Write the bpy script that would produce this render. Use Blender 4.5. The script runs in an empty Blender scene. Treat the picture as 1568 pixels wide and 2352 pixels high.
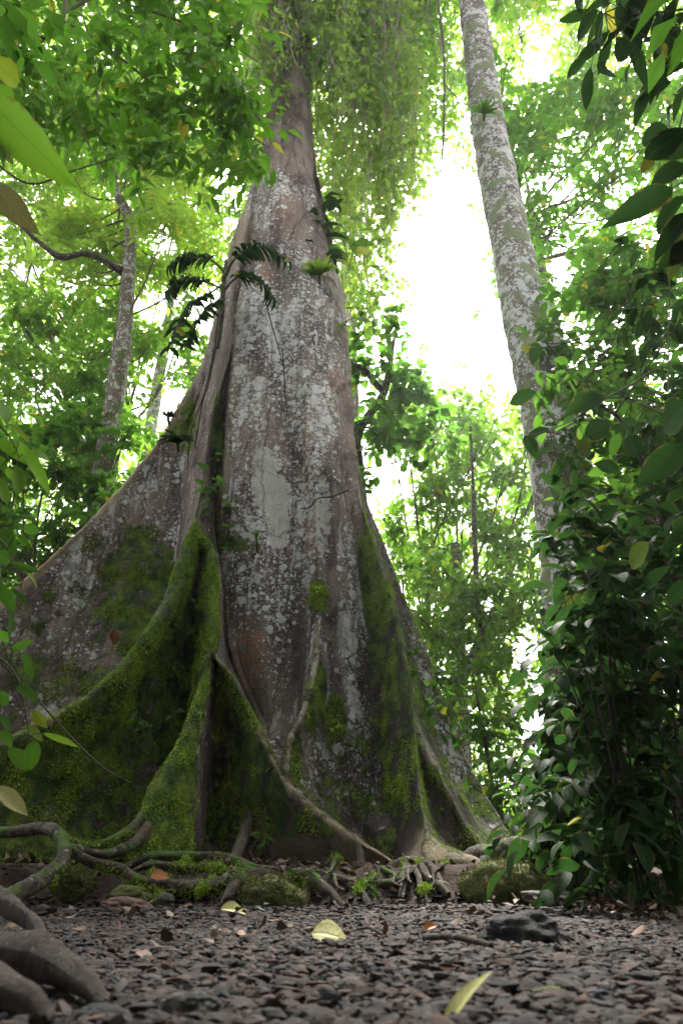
import bpy, math, random
import numpy as np
from mathutils import noise, Vector
random.seed(7); RNG = np.random.default_rng(11)
scene = bpy.context.scene; COL = scene.collection
PI = math.pi
# ---------------------------------------------------------------- camera model
F, CU, CV, CAMZ = 1568.0, 784.0, 1176.0, 0.15
PITCH = math.atan((2015 - CV) / F)
SP, CP = math.sin(PITCH), math.cos(PITCH)
def P(u, v, Y):
    dx = (u - CU) / F; s = (CV - v) / F
    dy = CP - s * SP; dz = SP + s * CP
    k = Y / dy
    return np.array([dx * k, Y, CAMZ + dz * k])
def proj(p):
    q = np.asarray(p, float) - np.array([0, 0, CAMZ])
    d = q[..., 1] * CP + q[..., 2] * SP
    s = -q[..., 1] * SP + q[..., 2] * CP
    return CU + F * q[..., 0] / d, CV - F * s / d
def mpp(u, v, Y):            # metres per picture unit at that depth
    s = (CV - v) / F
    return Y / (CP - s * SP) / F
def gY(v):                   # where a ray meets the level ground
    s = (CV - v) / F
    return -CAMZ * (CP - s * SP) / (SP + s * CP)
def G(u, v):
    p = P(u, v, gY(v)); return p
# ---------------------------------------------------------------- mesh helpers
class MB:
    def __init__(s): s.V = []; s.Fs = []; s.n = 0; s.A = []
    def add(s, V, F, a=None):
        V = np.asarray(V, float).reshape(-1, 3); F = np.asarray(F, int)
        s.V.append(V); s.Fs.append(F + s.n); s.n += len(V)
        a = np.full((len(V), 3), .5) if a is None else np.asarray(a, float); a = a.reshape(len(V), -1)
        s.A.append(a if a.shape[1] == 4 else np.hstack([a, np.ones((len(V), 1))]))
    def build(s, name, mat, parent=None, smooth=True, loc=None):
        V = np.concatenate(s.V); A = np.concatenate(s.A)
        return mkobj(name, V, s.Fs, mat, parent, smooth, A, loc)
def mkobj(name, V, Fs, mat, parent=None, smooth=True, A=None, loc=None):
    me = bpy.data.meshes.new(name)
    if loc is None:
        loc = np.zeros(3)
        if parent is None: loc = np.array([V[:, 0].mean(), V[:, 1].mean(), V[:, 2].min()])
    base = loc if parent is None else np.array(parent.location) + loc
    V = V - base
    me.vertices.add(len(V)); me.vertices.foreach_set('co', V.astype(np.float32).ravel())
    idx = np.concatenate([f.ravel() for f in Fs]); tot = np.concatenate([np.full(len(f), f.shape[1]) for f in Fs])
    st = np.concatenate([[0], np.cumsum(tot)[:-1]])
    me.loops.add(len(idx)); me.loops.foreach_set('vertex_index', idx.astype(np.int32))
    me.polygons.add(len(tot)); me.polygons.foreach_set('loop_start', st.astype(np.int32)); me.polygons.foreach_set('loop_total', tot.astype(np.int32))
    me.polygons.foreach_set('use_smooth', np.full(len(tot), smooth))
    if A is not None:
        at = me.color_attributes.new('Col', 'FLOAT_COLOR', 'POINT')
        c = np.ones((len(V), 4), np.float32); c[:, :A.shape[1]] = A; at.data.foreach_set('color', c.ravel())
    me.update(calc_edges=True); me.validate()
    me.materials.append(mat)
    o = bpy.data.objects.new(name, me); COL.objects.link(o)
    if parent is not None: o.parent = parent
    o.location = loc
    return o
def thing(name, loc, label, cat, group=None):
    o = bpy.data.objects.new(name, None); COL.objects.link(o)
    o.location = [float(c) for c in loc]; o.empty_display_size = .2
    tag(o, label, cat, group); return o
def tag(o, label=None, cat=None, group=None, kind=None):
    if label: o['label'] = label
    if cat: o['category'] = cat
    if group: o['group'] = group
    if kind: o['kind'] = kind
    return o
def spline(pts, n):
    pts = np.asarray(pts, float); m = len(pts)
    if m == 2: t = np.linspace(0, 1, n)[:, None]; return pts[0] * (1 - t) + pts[1] * t
    e = np.vstack([2 * pts[0] - pts[1], pts, 2 * pts[-1] - pts[-2]])
    t = np.linspace(0, m - 1, n); i = np.minimum(t.astype(int), m - 2); f = (t - i)[:, None]
    p0, p1, p2, p3 = e[i], e[i + 1], e[i + 2], e[i + 3]
    return .5 * (2 * p1 + (p2 - p0) * f + (2 * p0 - 5 * p1 + 4 * p2 - p3) * f ** 2 + (3 * p1 - p0 - 3 * p2 + p3) * f ** 3)
def nrm(a): return a / (np.linalg.norm(a, axis=-1, keepdims=True) + 1e-9)
def tube(mb, pts, rad, sides=8, n=None, rough=0., seed=0, flat=1., a=None, caps=True, freq=3.):
    """pts (m,3), rad scalar or list; a bumpy tapered tube along a smooth curve"""
    pts = np.asarray(pts, float); m = len(pts); n = n or max(4, (m - 1) * 5 + 1)
    rad = np.interp(np.linspace(0, 1, n), np.linspace(0, 1, len(np.atleast_1d(rad))), np.atleast_1d(rad))
    c = spline(pts, n); T = nrm(np.gradient(c, axis=0))
    ref = np.array([0., 0, 1.]) if abs(T[:, 2]).mean() < .8 else np.array([0., 1., 0])
    X = nrm(np.cross(T, ref)); Z = nrm(np.cross(X, T))
    th = np.arange(sides) / sides * 2 * PI
    R = np.repeat(rad[:, None], sides, 1)
    if rough:
        for i in range(n):
            for j in range(sides):
                d = X[i] * math.cos(th[j]) + Z[i] * math.sin(th[j])
                q = c[i] * freq + d * 1.3 + seed * 7.1
                R[i, j] *= 1 + rough * (noise.noise(Vector(q)) + .5 * noise.noise(Vector(q * 2.7)))
    V = c[:, None] + X[:, None] * (np.cos(th) * R)[..., None] + Z[:, None] * (np.sin(th) * R * flat)[..., None]
    V = V.reshape(-1, 3)
    i, j = np.meshgrid(np.arange(n - 1), np.arange(sides), indexing='ij')
    k = (j + 1) % sides
    Fq = np.stack([i * sides + j, i * sides + k, (i + 1) * sides + k, (i + 1) * sides + j], -1).reshape(-1, 4)
    A = None if a is None else np.tile(a, (len(V), 1))
    mb.add(V, Fq, A)
    if caps:
        for e, s in ((0, -1), (n - 1, 1)):
            cv = c[e] + T[e] * s * R[e].mean() * .6
            j = np.arange(sides); k = (j + 1) % sides
            f = np.stack([j, k, np.full(sides, sides)], -1) if s < 0 else np.stack([k, j, np.full(sides, sides)], -1)
            mb.add(np.vstack([V[e * sides:(e + 1) * sides], cv]), f, None if a is None else np.tile(a, (sides + 1, 1)))
def rt(pts): return [P(*p[:3]) for p in pts]
# ---------------------------------------------------------------- leaves
def leaf_template(seg, shape, fold=.18, droop=.25, wave=0.):
    t = np.linspace(0, 1, seg + 1)
    w = {'oval': np.sin(PI * t ** .85) ** .8, 'long': np.sin(PI * t ** .75) ** 1., 'heart': np.sin(PI * t ** .5) ** .9, 'strap': np.clip(np.minimum(t * 6 + .25, (1 - t) * 2.2), 0, 1) ** .6}[shape]
    w = np.maximum(w, .02)
    V = []
    for i in range(seg + 1):
        zc = -droop * t[i] ** 2; yc = t[i] * (1 - .25 * abs(droop) * t[i])
        wv = wave * math.sin(t[i] * 17)
        V += [(-w[i] * .5, yc, zc + fold * w[i] * .5 + wv), (0, yc, zc), (w[i] * .5, yc, zc + fold * w[i] * .5 - wv)]
    F = []
    for i in range(seg):
        b = i * 3; F += [(b, b + 1, b + 4, b + 3), (b + 1, b + 2, b + 5, b + 4)]
    return np.array(V, float), np.array(F)
def tiny_template(fold=.2, droop=.2):
    V = np.array([(0, 0, 0), (-.5, .42, fold * .5), (.5, .42, fold * .5), (0, .5, -.02), (0, 1, -droop)], float)
    return V, np.array([(0, 3, 1), (0, 2, 3), (1, 3, 4), (3, 2, 4)])
def leafset(mb, Pn, D, N, L, W, tpl, hue=None):
    """one leaf per row; hue (n,3): R = tone 0..1, G = yellowness, B = spots"""
    V, Fc = tpl; n = len(Pn)
    y = nrm(D); x = nrm(np.cross(y, N)); z = np.cross(x, y)
    L = np.broadcast_to(L, (n,)); W = np.broadcast_to(W, (n,))
    pts = (Pn[:, None] + V[None, :, 0, None] * (x * W[:, None])[:, None] + V[None, :, 1, None] * (y * L[:, None])[:, None]
           + V[None, :, 2, None] * (z * np.minimum(L, W * 2.4)[:, None])[:, None])
    Fa = (Fc[None] + (np.arange(n) * len(V))[:, None, None]).reshape(-1, Fc.shape[1])
    if hue is None:
        hue = np.stack([RNG.random(n), (RNG.random(n) < .03) * RNG.random(n), RNG.random(n)], -1)
    a = np.empty((n, len(V), 4)); a[..., :3] = hue[:, None, :3]; mx_ = np.abs(V[:, 0]).max()
    prof = np.array([max(abs(q[0]) for q in V if abs(q[1] - p[1]) < .03) for p in V]); prof = np.maximum(prof, .02)
    if mb.__dict__.get('keepb') is None: a[..., 2] = np.minimum(1, np.abs(V[:, 0]) / prof)
    a[..., 3] = V[:, 1]
    mb.add(pts.reshape(-1, 3), Fa, a)
def rdir(n): return nrm(RNG.normal(size=(n, 3)))
def sprays(mb, S, D, Lt, m, L, asp, tpl, sag=.35, jitter=.35, stems=None, sr=.003, yellow=.03, tone=None, down=.35, spread=1.):
    """n twigs starting at S along D with m leaves each, alternate leaves, drooping"""
    n = len(S); D = nrm(D); Lt = np.broadcast_to(Lt, (n,))
    s = (np.arange(m) + .6) / m
    cur = lambda s_: S[:, None] + D[:, None] * (s_[None, :, None] * Lt[:, None, None]) + np.array([0, 0, -1.]) * (sag * s_[None, :, None] ** 2 * Lt[:, None, None])
    p = cur(s)
    side = nrm(np.cross(D, np.array([0, 0, 1.]) + RNG.normal(size=(n, 3)) * .2))
    alt = np.where(np.arange(m) % 2 == 0, 1., -1.)
    d = D[:, None] * .55 + side[:, None] * (alt[None, :, None] * .9 * spread) + np.array([0, 0, -down]) + RNG.normal(size=(n, m, 3)) * jitter
    d[:, -1] = D + np.array([0, 0, -down]) + RNG.normal(size=(n, 3)) * .15
    N = np.array([0, 0, 1.]) + RNG.normal(size=(n, m, 3)) * jitter
    k = n * m
    Ls = L * RNG.uniform(.6, 1.15, k)
    t0 = np.repeat(RNG.random(n), m) * .6 + RNG.random(k) * .4
    if tone is not None: t0 = np.clip(t0 * .6 + tone, 0, 1)
    hue = np.stack([t0, (RNG.random(k) < yellow) * RNG.uniform(.4, 1, k), RNG.random(k)], -1)
    leafset(mb, p.reshape(-1, 3), d.reshape(-1, 3), N.reshape(-1, 3), Ls, Ls * asp, tpl, hue)
    if stems is not None:
        q = cur(np.array([0, .33, .66, 1.])); th = np.arange(3) / 3 * 2 * PI
        up = nrm(np.cross(side, D)); R = sr * np.array([1, .8, .6, .35])
        V = q[:, :, None] + (side[:, None, None] * np.cos(th)[None, None, :, None] + up[:, None, None] * np.sin(th)[None, None, :, None]) * R[None, :, None, None]
        base = (np.arange(n) * 12)[:, None]
        F0 = np.array([(i * 3 + j, i * 3 + (j + 1) % 3, (i + 1) * 3 + (j + 1) % 3, (i + 1) * 3 + j) for i in range(3) for j in range(3)])
        stems.add(V.reshape(-1, 3), (F0[None] + base[:, :, None]).reshape(-1, 4))
TINY = tiny_template(); MID = leaf_template(3, 'oval'); LONG = leaf_template(6, 'long', .2, .3); OVAL = leaf_template(6, 'oval', .15, .3)
HEART = leaf_template(6, 'heart', .15, .35); STRAP = leaf_template(7, 'strap', .35, .55)
# ---------------------------------------------------------------- materials
def mat(name):
    m = bpy.data.materials.new(name); m.use_nodes = True; nt = m.node_tree; nt.nodes.clear(); return m, nt
class NT:
    def __init__(s, nt): s.nt = nt; s.L = nt.links
    def n(s, t, **kw):
        x = s.nt.nodes.new(t)
        for k, v in kw.items():
            if k.startswith('i_'):
                key = k[2:]; key = int(key) if key.isdigit() else key.replace('_', ' ')
                s.put(x.inputs[key], v)
            else: setattr(x, k, v)
        return x
    def put(s, inp, v):
        if hasattr(v, 'is_output') or isinstance(v, bpy.types.NodeSocket): s.L.new(v, inp)
        else: inp.default_value = v
    def mix(s, f, a, b, mode='MIX'):
        x = s.n('ShaderNodeMix', data_type='RGBA', blend_type=mode)
        s.put(x.inputs[0], f)
        for i, c in ((6, a), (7, b)): s.put(x.inputs[i], (*c, 1) if isinstance(c, tuple) and len(c) == 3 else c)
        return x.outputs[2]
    def math(s, op, a, b=0., c=0.):
        x = s.n('ShaderNodeMath', operation=op); s.put(x.inputs[0], a); s.put(x.inputs[1], b); s.put(x.inputs[2], c); return x.outputs[0]
    def ramp(s, f, lo, hi, a=0., b=1.):
        x = s.n('ShaderNodeMapRange', interpolation_type='SMOOTHSTEP'); s.put(x.inputs[0], f)
        x.inputs[1].default_value = lo; x.inputs[2].default_value = hi; x.inputs[3].default_value = a; x.inputs[4].default_value = b; return x.outputs[0]
    def noise(s, vec, sc, det=4, rough=.55, dist=0.):
        x = s.n('ShaderNodeTexNoise'); s.put(x.inputs['Vector'], vec); x.inputs['Scale'].default_value = sc
        x.inputs['Detail'].default_value = det; x.inputs['Roughness'].default_value = rough; x.inputs['Distortion'].default_value = dist; return x
    def vor(s, vec, sc, rnd=1., feat='F1'):
        x = s.n('ShaderNodeTexVoronoi', feature=feat); s.put(x.inputs['Vector'], vec); x.inputs['Scale'].default_value = sc; x.inputs['Randomness'].default_value = rnd; return x
    def geo(s): return s.n('ShaderNodeNewGeometry').outputs['Position']
    def scale(s, vec, k):
        x = s.n('ShaderNodeMapping'); s.put(x.inputs[0], vec); x.inputs['Scale'].default_value = k; return x.outputs[0]
def leaf_mat(name, dark, light, trans, yellow=(.42, .38, .03), gloss=.46, tmix=.45, spec=.22):
    m, nt = mat(name); k = NT(nt)
    vc = k.n('ShaderNodeVertexColor', layer_name='Col'); c = vc.outputs[0]
    s = k.n('ShaderNodeSeparateColor'); k.put(s.inputs[0], c)
    n1 = k.noise(k.geo(), 9., 3).outputs[0]
    base = k.mix(k.math('ADD', k.math('MULTIPLY', s.outputs[0], .8), k.math('MULTIPLY', n1, .2)), dark, light)
    base = k.mix(s.outputs[1], base, yellow)
    tr = k.mix(s.outputs[0], tuple(x * .6 for x in trans), trans)
    tr = k.mix(s.outputs[1], tr, tuple(min(1, x * 1.2) for x in yellow))
    lat = k.math('FRACT', k.math('SUBTRACT', k.math('MULTIPLY', vc.outputs[1], 8.), k.math('MULTIPLY', s.outputs[2], 1.4)))
    vein = k.math('MAXIMUM', k.ramp(s.outputs[2], .13, .05), k.math('MULTIPLY', k.ramp(k.math('ABSOLUTE', k.math('SUBTRACT', lat, .5)), .12, .04), .45))
    base = k.mix(k.math('MULTIPLY', vein, .5), base, tuple(min(1, x * 2.2 + .02) for x in light))
    edge = k.math('MULTIPLY', k.ramp(k.math('ADD', s.outputs[2], k.noise(k.geo(), 14., 3).outputs[0]), 1.42, 1.52), .7)
    base = k.mix(edge, base, (.16, .11, .03)); tr = k.mix(k.math('MULTIPLY', vein, .35), tr, tuple(x * .35 for x in trans)); tr = k.mix(edge, tr, (.2, .12, .02))
    # blemishes
    sp = k.ramp(k.noise(k.geo(), 60., 2).outputs[0], .70, .76)
    base = k.mix(k.math('MULTIPLY', sp, .7), base, (.12, .08, .02))
    p = k.n('ShaderNodeBsdfPrincipled'); k.put(p.inputs['Base Color'], base); k.put(p.inputs['Roughness'], gloss); p.inputs['Specular IOR Level'].default_value = spec
    b = k.n('ShaderNodeBump'); b.inputs['Strength'].default_value = .25; b.inputs['Distance'].default_value = .01
    k.put(b.inputs['Height'], k.math('SUBTRACT', k.noise(k.geo(), 40., 2).outputs[0], vein)); k.put(p.inputs['Normal'], b.outputs[0])
    t = k.n('ShaderNodeBsdfTranslucent'); k.put(t.inputs[0], tr)
    mx = k.n('ShaderNodeMixShader'); mx.inputs[0].default_value = tmix; k.put(mx.inputs[1], p.outputs[0]); k.put(mx.inputs[2], t.outputs[0])
    o = k.n('ShaderNodeOutputMaterial'); k.put(o.inputs[0], mx.outputs[0]); return m
def bark_mat(name, c1, c2, lich=(.55, .58, .54), lam=.5, moss=(.05, .10, .012), mam=.3, scale=1., ringy=False, mosslo=.5, orange=None):
    """bark with pale lichen spots and moss; lam / mam = how much of each"""
    m, nt = mat(name); k = NT(nt); g = k.geo(); gv = k.scale(g, (1, 1, .35 if not ringy else 2.5))
    base = k.mix(k.ramp(k.noise(gv, 7 * scale, 6).outputs[0], .35, .65), c1, c2)
    if orange: base = k.mix(k.ramp(k.noise(g, 2.2, 3).outputs[0], .60, .66), base, orange)
    nz = k.noise(g, 14 * scale, 5, .6)
    dis = k.mix(.06, g, nz.outputs[1])
    v = k.vor(dis, 7 * scale); v2 = k.vor(dis, 19 * scale)
    lm = k.ramp(k.noise(g, 2.2 * scale, 3).outputs[0], .3, .7)
    a = k.ramp(k.math('ADD', v.outputs[0], k.math('MULTIPLY', lm, -.35 * lam)), .20, .14)
    b_ = k.ramp(k.math('ADD', v2.outputs[0], k.math('MULTIPLY', lm, -.5 * lam)), .2, .12)
    big = k.ramp(k.noise(g, 3.1 * scale, 5, .62, .5).outputs[0], .66 - .16 * lam, .69 - .16 * lam)
    col = k.mix(k.math('MULTIPLY', k.math('MAXIMUM', k.math('MAXIMUM', a, b_), big), .85), base, k.mix(nz.outputs[0], tuple(x * .75 for x in lich), lich))
    ms = k.ramp(k.noise(g, 1.7 * scale, 6, .65).outputs[0], .72 - .35 * mam, .80 - .35 * mam)
    col = k.mix(ms, col, k.mix(k.noise(g, 30., 3).outputs[0], moss, tuple(x * 2.2 for x in moss)))
    p = k.n('ShaderNodeBsdfPrincipled'); k.put(p.inputs['Base Color'], col); p.inputs['Roughness'].default_value = .85; p.inputs['Specular IOR Level'].default_value = .25
    h = k.math('ADD', k.math('MULTIPLY', k.noise(gv, 26 * scale, 6, .7).outputs[0], 1.), k.math('MULTIPLY', ms, .6))
    b = k.n('ShaderNodeBump'); b.inputs['Strength'].default_value = .8; b.inputs['Distance'].default_value = .03; k.put(b.inputs['Height'], h); k.put(p.inputs['Normal'], b.outputs[0])
    o = k.n('ShaderNodeOutputMaterial'); k.put(o.inputs[0], p.outputs[0]); return m
def simple_mat(name, c1, c2, sc=20., rough=.8, bump=.4, dist=.01, spec=.3, col=False):
    m, nt = mat(name); k = NT(nt); g = k.geo()
    n = k.noise(g, sc, 5, .6); base = k.mix(k.ramp(n.outputs[0], .3, .7), c1, c2)
    if col:
        s = k.n('ShaderNodeVertexColor', layer_name='Col').outputs[0]
        base = k.mix(1., base, k.mix(.0, s, s), 'MULTIPLY'); 
        sc2 = k.n('ShaderNodeVectorMath', operation='SCALE'); k.put(sc2.inputs[0], base); sc2.inputs['Scale'].default_value = 2.; base = sc2.outputs[0]
    p = k.n('ShaderNodeBsdfPrincipled'); k.put(p.inputs['Base Color'], base); p.inputs['Roughness'].default_value = rough; p.inputs['Specular IOR Level'].default_value = spec
    b = k.n('ShaderNodeBump'); b.inputs['Strength'].default_value = bump; b.inputs['Distance'].default_value = dist; k.put(b.inputs['Height'], n.outputs[0]); k.put(p.inputs['Normal'], b.outputs[0])
    o = k.n('ShaderNodeOutputMaterial'); k.put(o.inputs[0], p.outputs[0]); return m
def kapok_mat():
    """Col: R moss amount, G bare rim and painted edge light, B lichen amount; Col2: R painted valley and wall shade, G red bare bark, B smooth pale lichen sheet"""
    m, nt = mat('kapok_bark'); k = NT(nt); g = k.geo()
    s = k.n('ShaderNodeSeparateColor'); k.put(s.inputs[0], k.n('ShaderNodeVertexColor', layer_name='Col').outputs[0])
    s2 = k.n('ShaderNodeSeparateColor'); k.put(s2.inputs[0], k.n('ShaderNodeVertexColor', layer_name='Col2').outputs[0])
    gv = k.scale(g, (1, 1, .3))
    n1 = k.noise(gv, 3.2, 7, .65).outputs[0]; n2 = k.noise(g, 11., 6, .65); n3 = k.noise(g, 45., 4, .7).outputs[0]
    base = k.mix(k.ramp(n1, .38, .62), (.13, .10, .082), (.33, .265, .215))
    base = k.mix(k.ramp(k.noise(g, 1.5, 4, .6).outputs[0], .52, .64), base, (.135, .090, .088))
    base = k.mix(k.math('MULTIPLY', k.ramp(k.noise(k.scale(g, (1, 1, .18)), 5.5, 6, .6).outputs[0], .52, .70), .45), base, (.30, .27, .235))
    base = k.mix(k.ramp(n3, .3, .75), k.mix(1., base, (.55, .52, .5), 'MULTIPLY'), base)
    base = k.mix(k.math('MULTIPLY', s2.outputs[1], k.ramp(n2.outputs[0], .42, .56)), base, (.30, .155, .10))
    base = k.mix(k.math('MULTIPLY', s2.outputs[0], .75), base, (.035, .027, .024))  # valley and wall shade mixed into the bark colour
    # lichens: round discs of three sizes, with ragged edges
    dis = k.mix(.035, g, n2.outputs[1])
    den = k.math('MULTIPLY', s.outputs[2], k.ramp(k.noise(k.scale(g, (1, 1, .45)), 1.7, 5, .6).outputs[0], .36, .62, .62, 1.28))
    def disc(sc, th, soft, k2):
        v = k.vor(dis, sc); r = k.n('ShaderNodeSeparateColor'); k.put(r.inputs[0], v.outputs[1])
        size = k.math('MULTIPLY', k.math('MULTIPLY', r.outputs[0], den), th)
        d = k.math('SUBTRACT', size, k.math('ADD', v.outputs[0], k.math('MULTIPLY', n2.outputs[0], k2)))
        return k.ramp(d, -.02, soft), r.outputs[1]
    l1, r1 = disc(7., .80, .04, .30); l2, r2 = disc(16., .92, .05, .30); l3, r3 = disc(36., 1.0, .07, .30)
    l4, r4 = disc(75., 1.1, .1, .3)
    base = k.mix(k.math('MULTIPLY', l4, .55), base, (.48, .48, .44))
    sheet = k.math('MULTIPLY', k.ramp(k.math('ADD', k.noise(gv, 5., 7, .7, .4).outputs[0], k.math('MULTIPLY', den, .13)), .66, .69), .6)
    lc = k.mix(k.noise(g, 25., 3).outputs[0], (.50, .49, .45), (.85, .84, .79))
    base = k.mix(sheet, base, k.mix(.3, lc, (.26, .27, .23)))
    base = k.mix(k.math('MULTIPLY', l3, .7), base, lc)
    base = k.mix(k.math('MULTIPLY', l2, .85), base, k.mix(k.math('MULTIPLY', r2, .3), lc, (.3, .33, .25)))
    base = k.mix(k.math('MULTIPLY', l1, k.ramp(n3, .25, .6, .45, .9)), base, k.mix(k.math('MULTIPLY', r1, .4), lc, (.33, .37, .31)))
    stk = k.ramp(k.noise(k.scale(g, (1, 1, .09)), 7., 6, .62, .3).outputs[0], .54, .70)
    base = k.mix(k.math('MULTIPLY', stk, .6), base, (.15, .105, .08))
    pale = k.math('MULTIPLY', k.ramp(k.math('ADD', s2.outputs[2], k.math('MULTIPLY', k.math('SUBTRACT', n2.outputs[0], .5), 2.2)), .40, .56), .8)
    base = k.mix(pale, base, k.mix(n3, (.42, .42, .36), (.54, .54, .47)))
    # bare rims, colour lightened as if light caught the edges
    rim = k.math('MULTIPLY', s.outputs[1], k.ramp(k.noise(g, 8., 4).outputs[0], .25, .5))
    base = k.mix(k.math('MULTIPLY', rim, .85), base, k.mix(n2.outputs[0], (.19, .15, .08), (.42, .34, .20)))
    # moss
    mf = k.ramp(k.math('ADD', s.outputs[0], k.math('MULTIPLY', k.math('SUBTRACT', k.noise(g, 4.2, 8, .72).outputs[0], .5), 2.1)), .42, .62)
    mc = k.mix(k.ramp(k.noise(g, 6., 5, .6).outputs[0], .35, .65), (.065, .14, .024), (.38, .50, .07))
    mc = k.mix(k.ramp(n3, .35, .8), k.mix(1., mc, (.4, .45, .4), 'MULTIPLY'), mc)
    base = k.mix(mf, base, mc)
    p = k.n('ShaderNodeBsdfPrincipled'); k.put(p.inputs['Base Color'], base); k.put(p.inputs['Roughness'], .82); p.inputs['Specular IOR Level'].default_value = .3
    h = k.math('ADD', k.math('MULTIPLY', n3, .5), k.math('MULTIPLY', k.noise(gv, 16., 6, .7).outputs[0], .9))
    h = k.math('ADD', h, k.math('MULTIPLY', k.math('MAXIMUM', l1, l2), .22))
    h = k.math('ADD', h, k.math('MULTIPLY', mf, k.math('ADD', .6, k.math('MULTIPLY', k.noise(g, 60., 4, .8).outputs[0], 1.6))))
    cr = k.vor(k.mix(.12, k.scale(g, (1, 1, .25)), n2.outputs[1]), 2.6, 1., 'DISTANCE_TO_EDGE').outputs[0]
    h = k.math('SUBTRACT', h, k.ramp(cr, .02, 0., 0., .8))
    b = k.n('ShaderNodeBump'); b.inputs['Strength'].default_value = 1.; b.inputs['Distance'].default_value = .04; k.put(b.inputs['Height'], h); k.put(p.inputs['Normal'], b.outputs[0])
    o = k.n('ShaderNodeOutputMaterial'); k.put(o.inputs[0], p.outputs[0]); return m
M = {}
M['kapok'] = kapok_mat()
M['leaf_bright'] = leaf_mat('leaf_bright', (.035, .085, .008), (.09, .17, .015), (.23, .52, .025))
M['leaf_canopy'] = leaf_mat('leaf_canopy', (.028, .075, .008), (.075, .15, .012), (.16, .42, .02))
M['leaf_mid'] = leaf_mat('leaf_mid', (.018, .052, .010), (.050, .11, .015), (.14, .36, .03), gloss=.7, spec=.05)
M['leaf_yellow'] = leaf_mat('leaf_yellow', (.045, .095, .012), (.10, .17, .02), (.40, .70, .05))
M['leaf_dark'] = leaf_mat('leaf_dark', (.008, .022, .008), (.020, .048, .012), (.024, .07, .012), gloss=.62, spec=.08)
M['leaf_vine'] = leaf_mat('leaf_vine', (.04, .085, .012), (.09, .15, .025), (.38, .62, .07), gloss=.42)
M['bark_pale'] = bark_mat('bark_pale', (.12, .108, .085), (.20, .158, .12), (.66, .67, .63), .8, (.12, .14, .07), .62, 1.3, orange=(.34, .21, .08))
M['bark_mossy'] = bark_mat('bark_mossy', (.09, .07, .045), (.17, .13, .09), (.5, .52, .45), .6, (.05, .08, .018), .55, 1.6, ringy=True)
M['bark_dark'] = bark_mat('bark_dark', (.035, .027, .02), (.08, .06, .045), (.3, .32, .28), .12, (.03, .06, .01), .3, 2.)
M['twig'] = simple_mat('twig', (.05, .04, .022), (.10, .09, .04), 30.)
M['twig_green'] = simple_mat('twig_green', (.05, .08, .02), (.10, .12, .04), 30.)
M['stem_dark'] = simple_mat('stem_dark', (.018, .015, .010), (.045, .036, .022), 30.)
M['root'] = bark_mat('root_bark', (.048, .037, .028), (.115, .088, .064), (.3, .32, .27), .05, (.045, .075, .014), .6, 2.2)
M['root_bare'] = bark_mat('root_bare', (.028, .020, .016), (.062, .044, .034), (.2, .2, .18), .0, (.04, .07, .012), .25, 3.)
M['stone'] = simple_mat('stone', (.021, .017, .0155), (.054, .043, .039), 40., .8, .5, .005, .15, col=True)
M['rock'] = bark_mat('rock', (.07, .068, .062), (.14, .13, .12), (.3, .31, .28), .2, (.05, .075, .012), .3, 2.5)
M['rock_moss'] = bark_mat('rock_moss', (.08, .07, .04), (.12, .10, .05), (.2, .2, .15), .1, (.06, .068, .018), 1.15, 2.)
M['rock_red'] = bark_mat('rock_red', (.13, .07, .055), (.20, .12, .10), (.3, .3, .27), .1, (.04, .07, .012), .1, 3.)
M['rock_black'] = bark_mat('rock_black', (.03, .03, .03), (.06, .058, .056), (.1, .1, .1), .1, (.03, .05, .01), .25, 3.)
M['soil'] = simple_mat('soil', (.020, .013, .010), (.055, .037, .028), 12., .95, .9, .03, .2)
M['litter'] = simple_mat('litter', (.035, .025, .019), (.10, .07, .05), 9., .7, .3, .004, .3, col=True)
M['moss'] = leaf_mat('moss', (.065, .14, .018), (.36, .50, .05), (.22, .36, .03), gloss=.8, tmix=.25, spec=.1)
# ================================================================ KAPOK
def sm(x, a, b): t = np.clip((x - a) / (b - a), 0, 1); return t * t * (3 - 2 * t)
def core(th, z):
    zz = [-.5, 3, 5.7, 8.3, 9.8, 11.3, 13, 26]
    R = np.interp(z, zz, [.95, .95, .92, .86, .72, .52, .44, .34])
    cx = np.interp(z, [-.5, 5.7, 13, 26], [-.70, -.74, -1.03, -1.25])
    return cx + R * math.cos(math.radians(th)), 8 + R * math.sin(math.radians(th))
TAIL = [(640, 1760, 6.5), (700, 1850, 6.4), (780, 1920, 6.3), (880, 1985, 6.2), (890, 2080, 6.2)]
def tl(d, e=0): return [(u + d, v, y + e) for u, v, y in TAIL]
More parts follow.
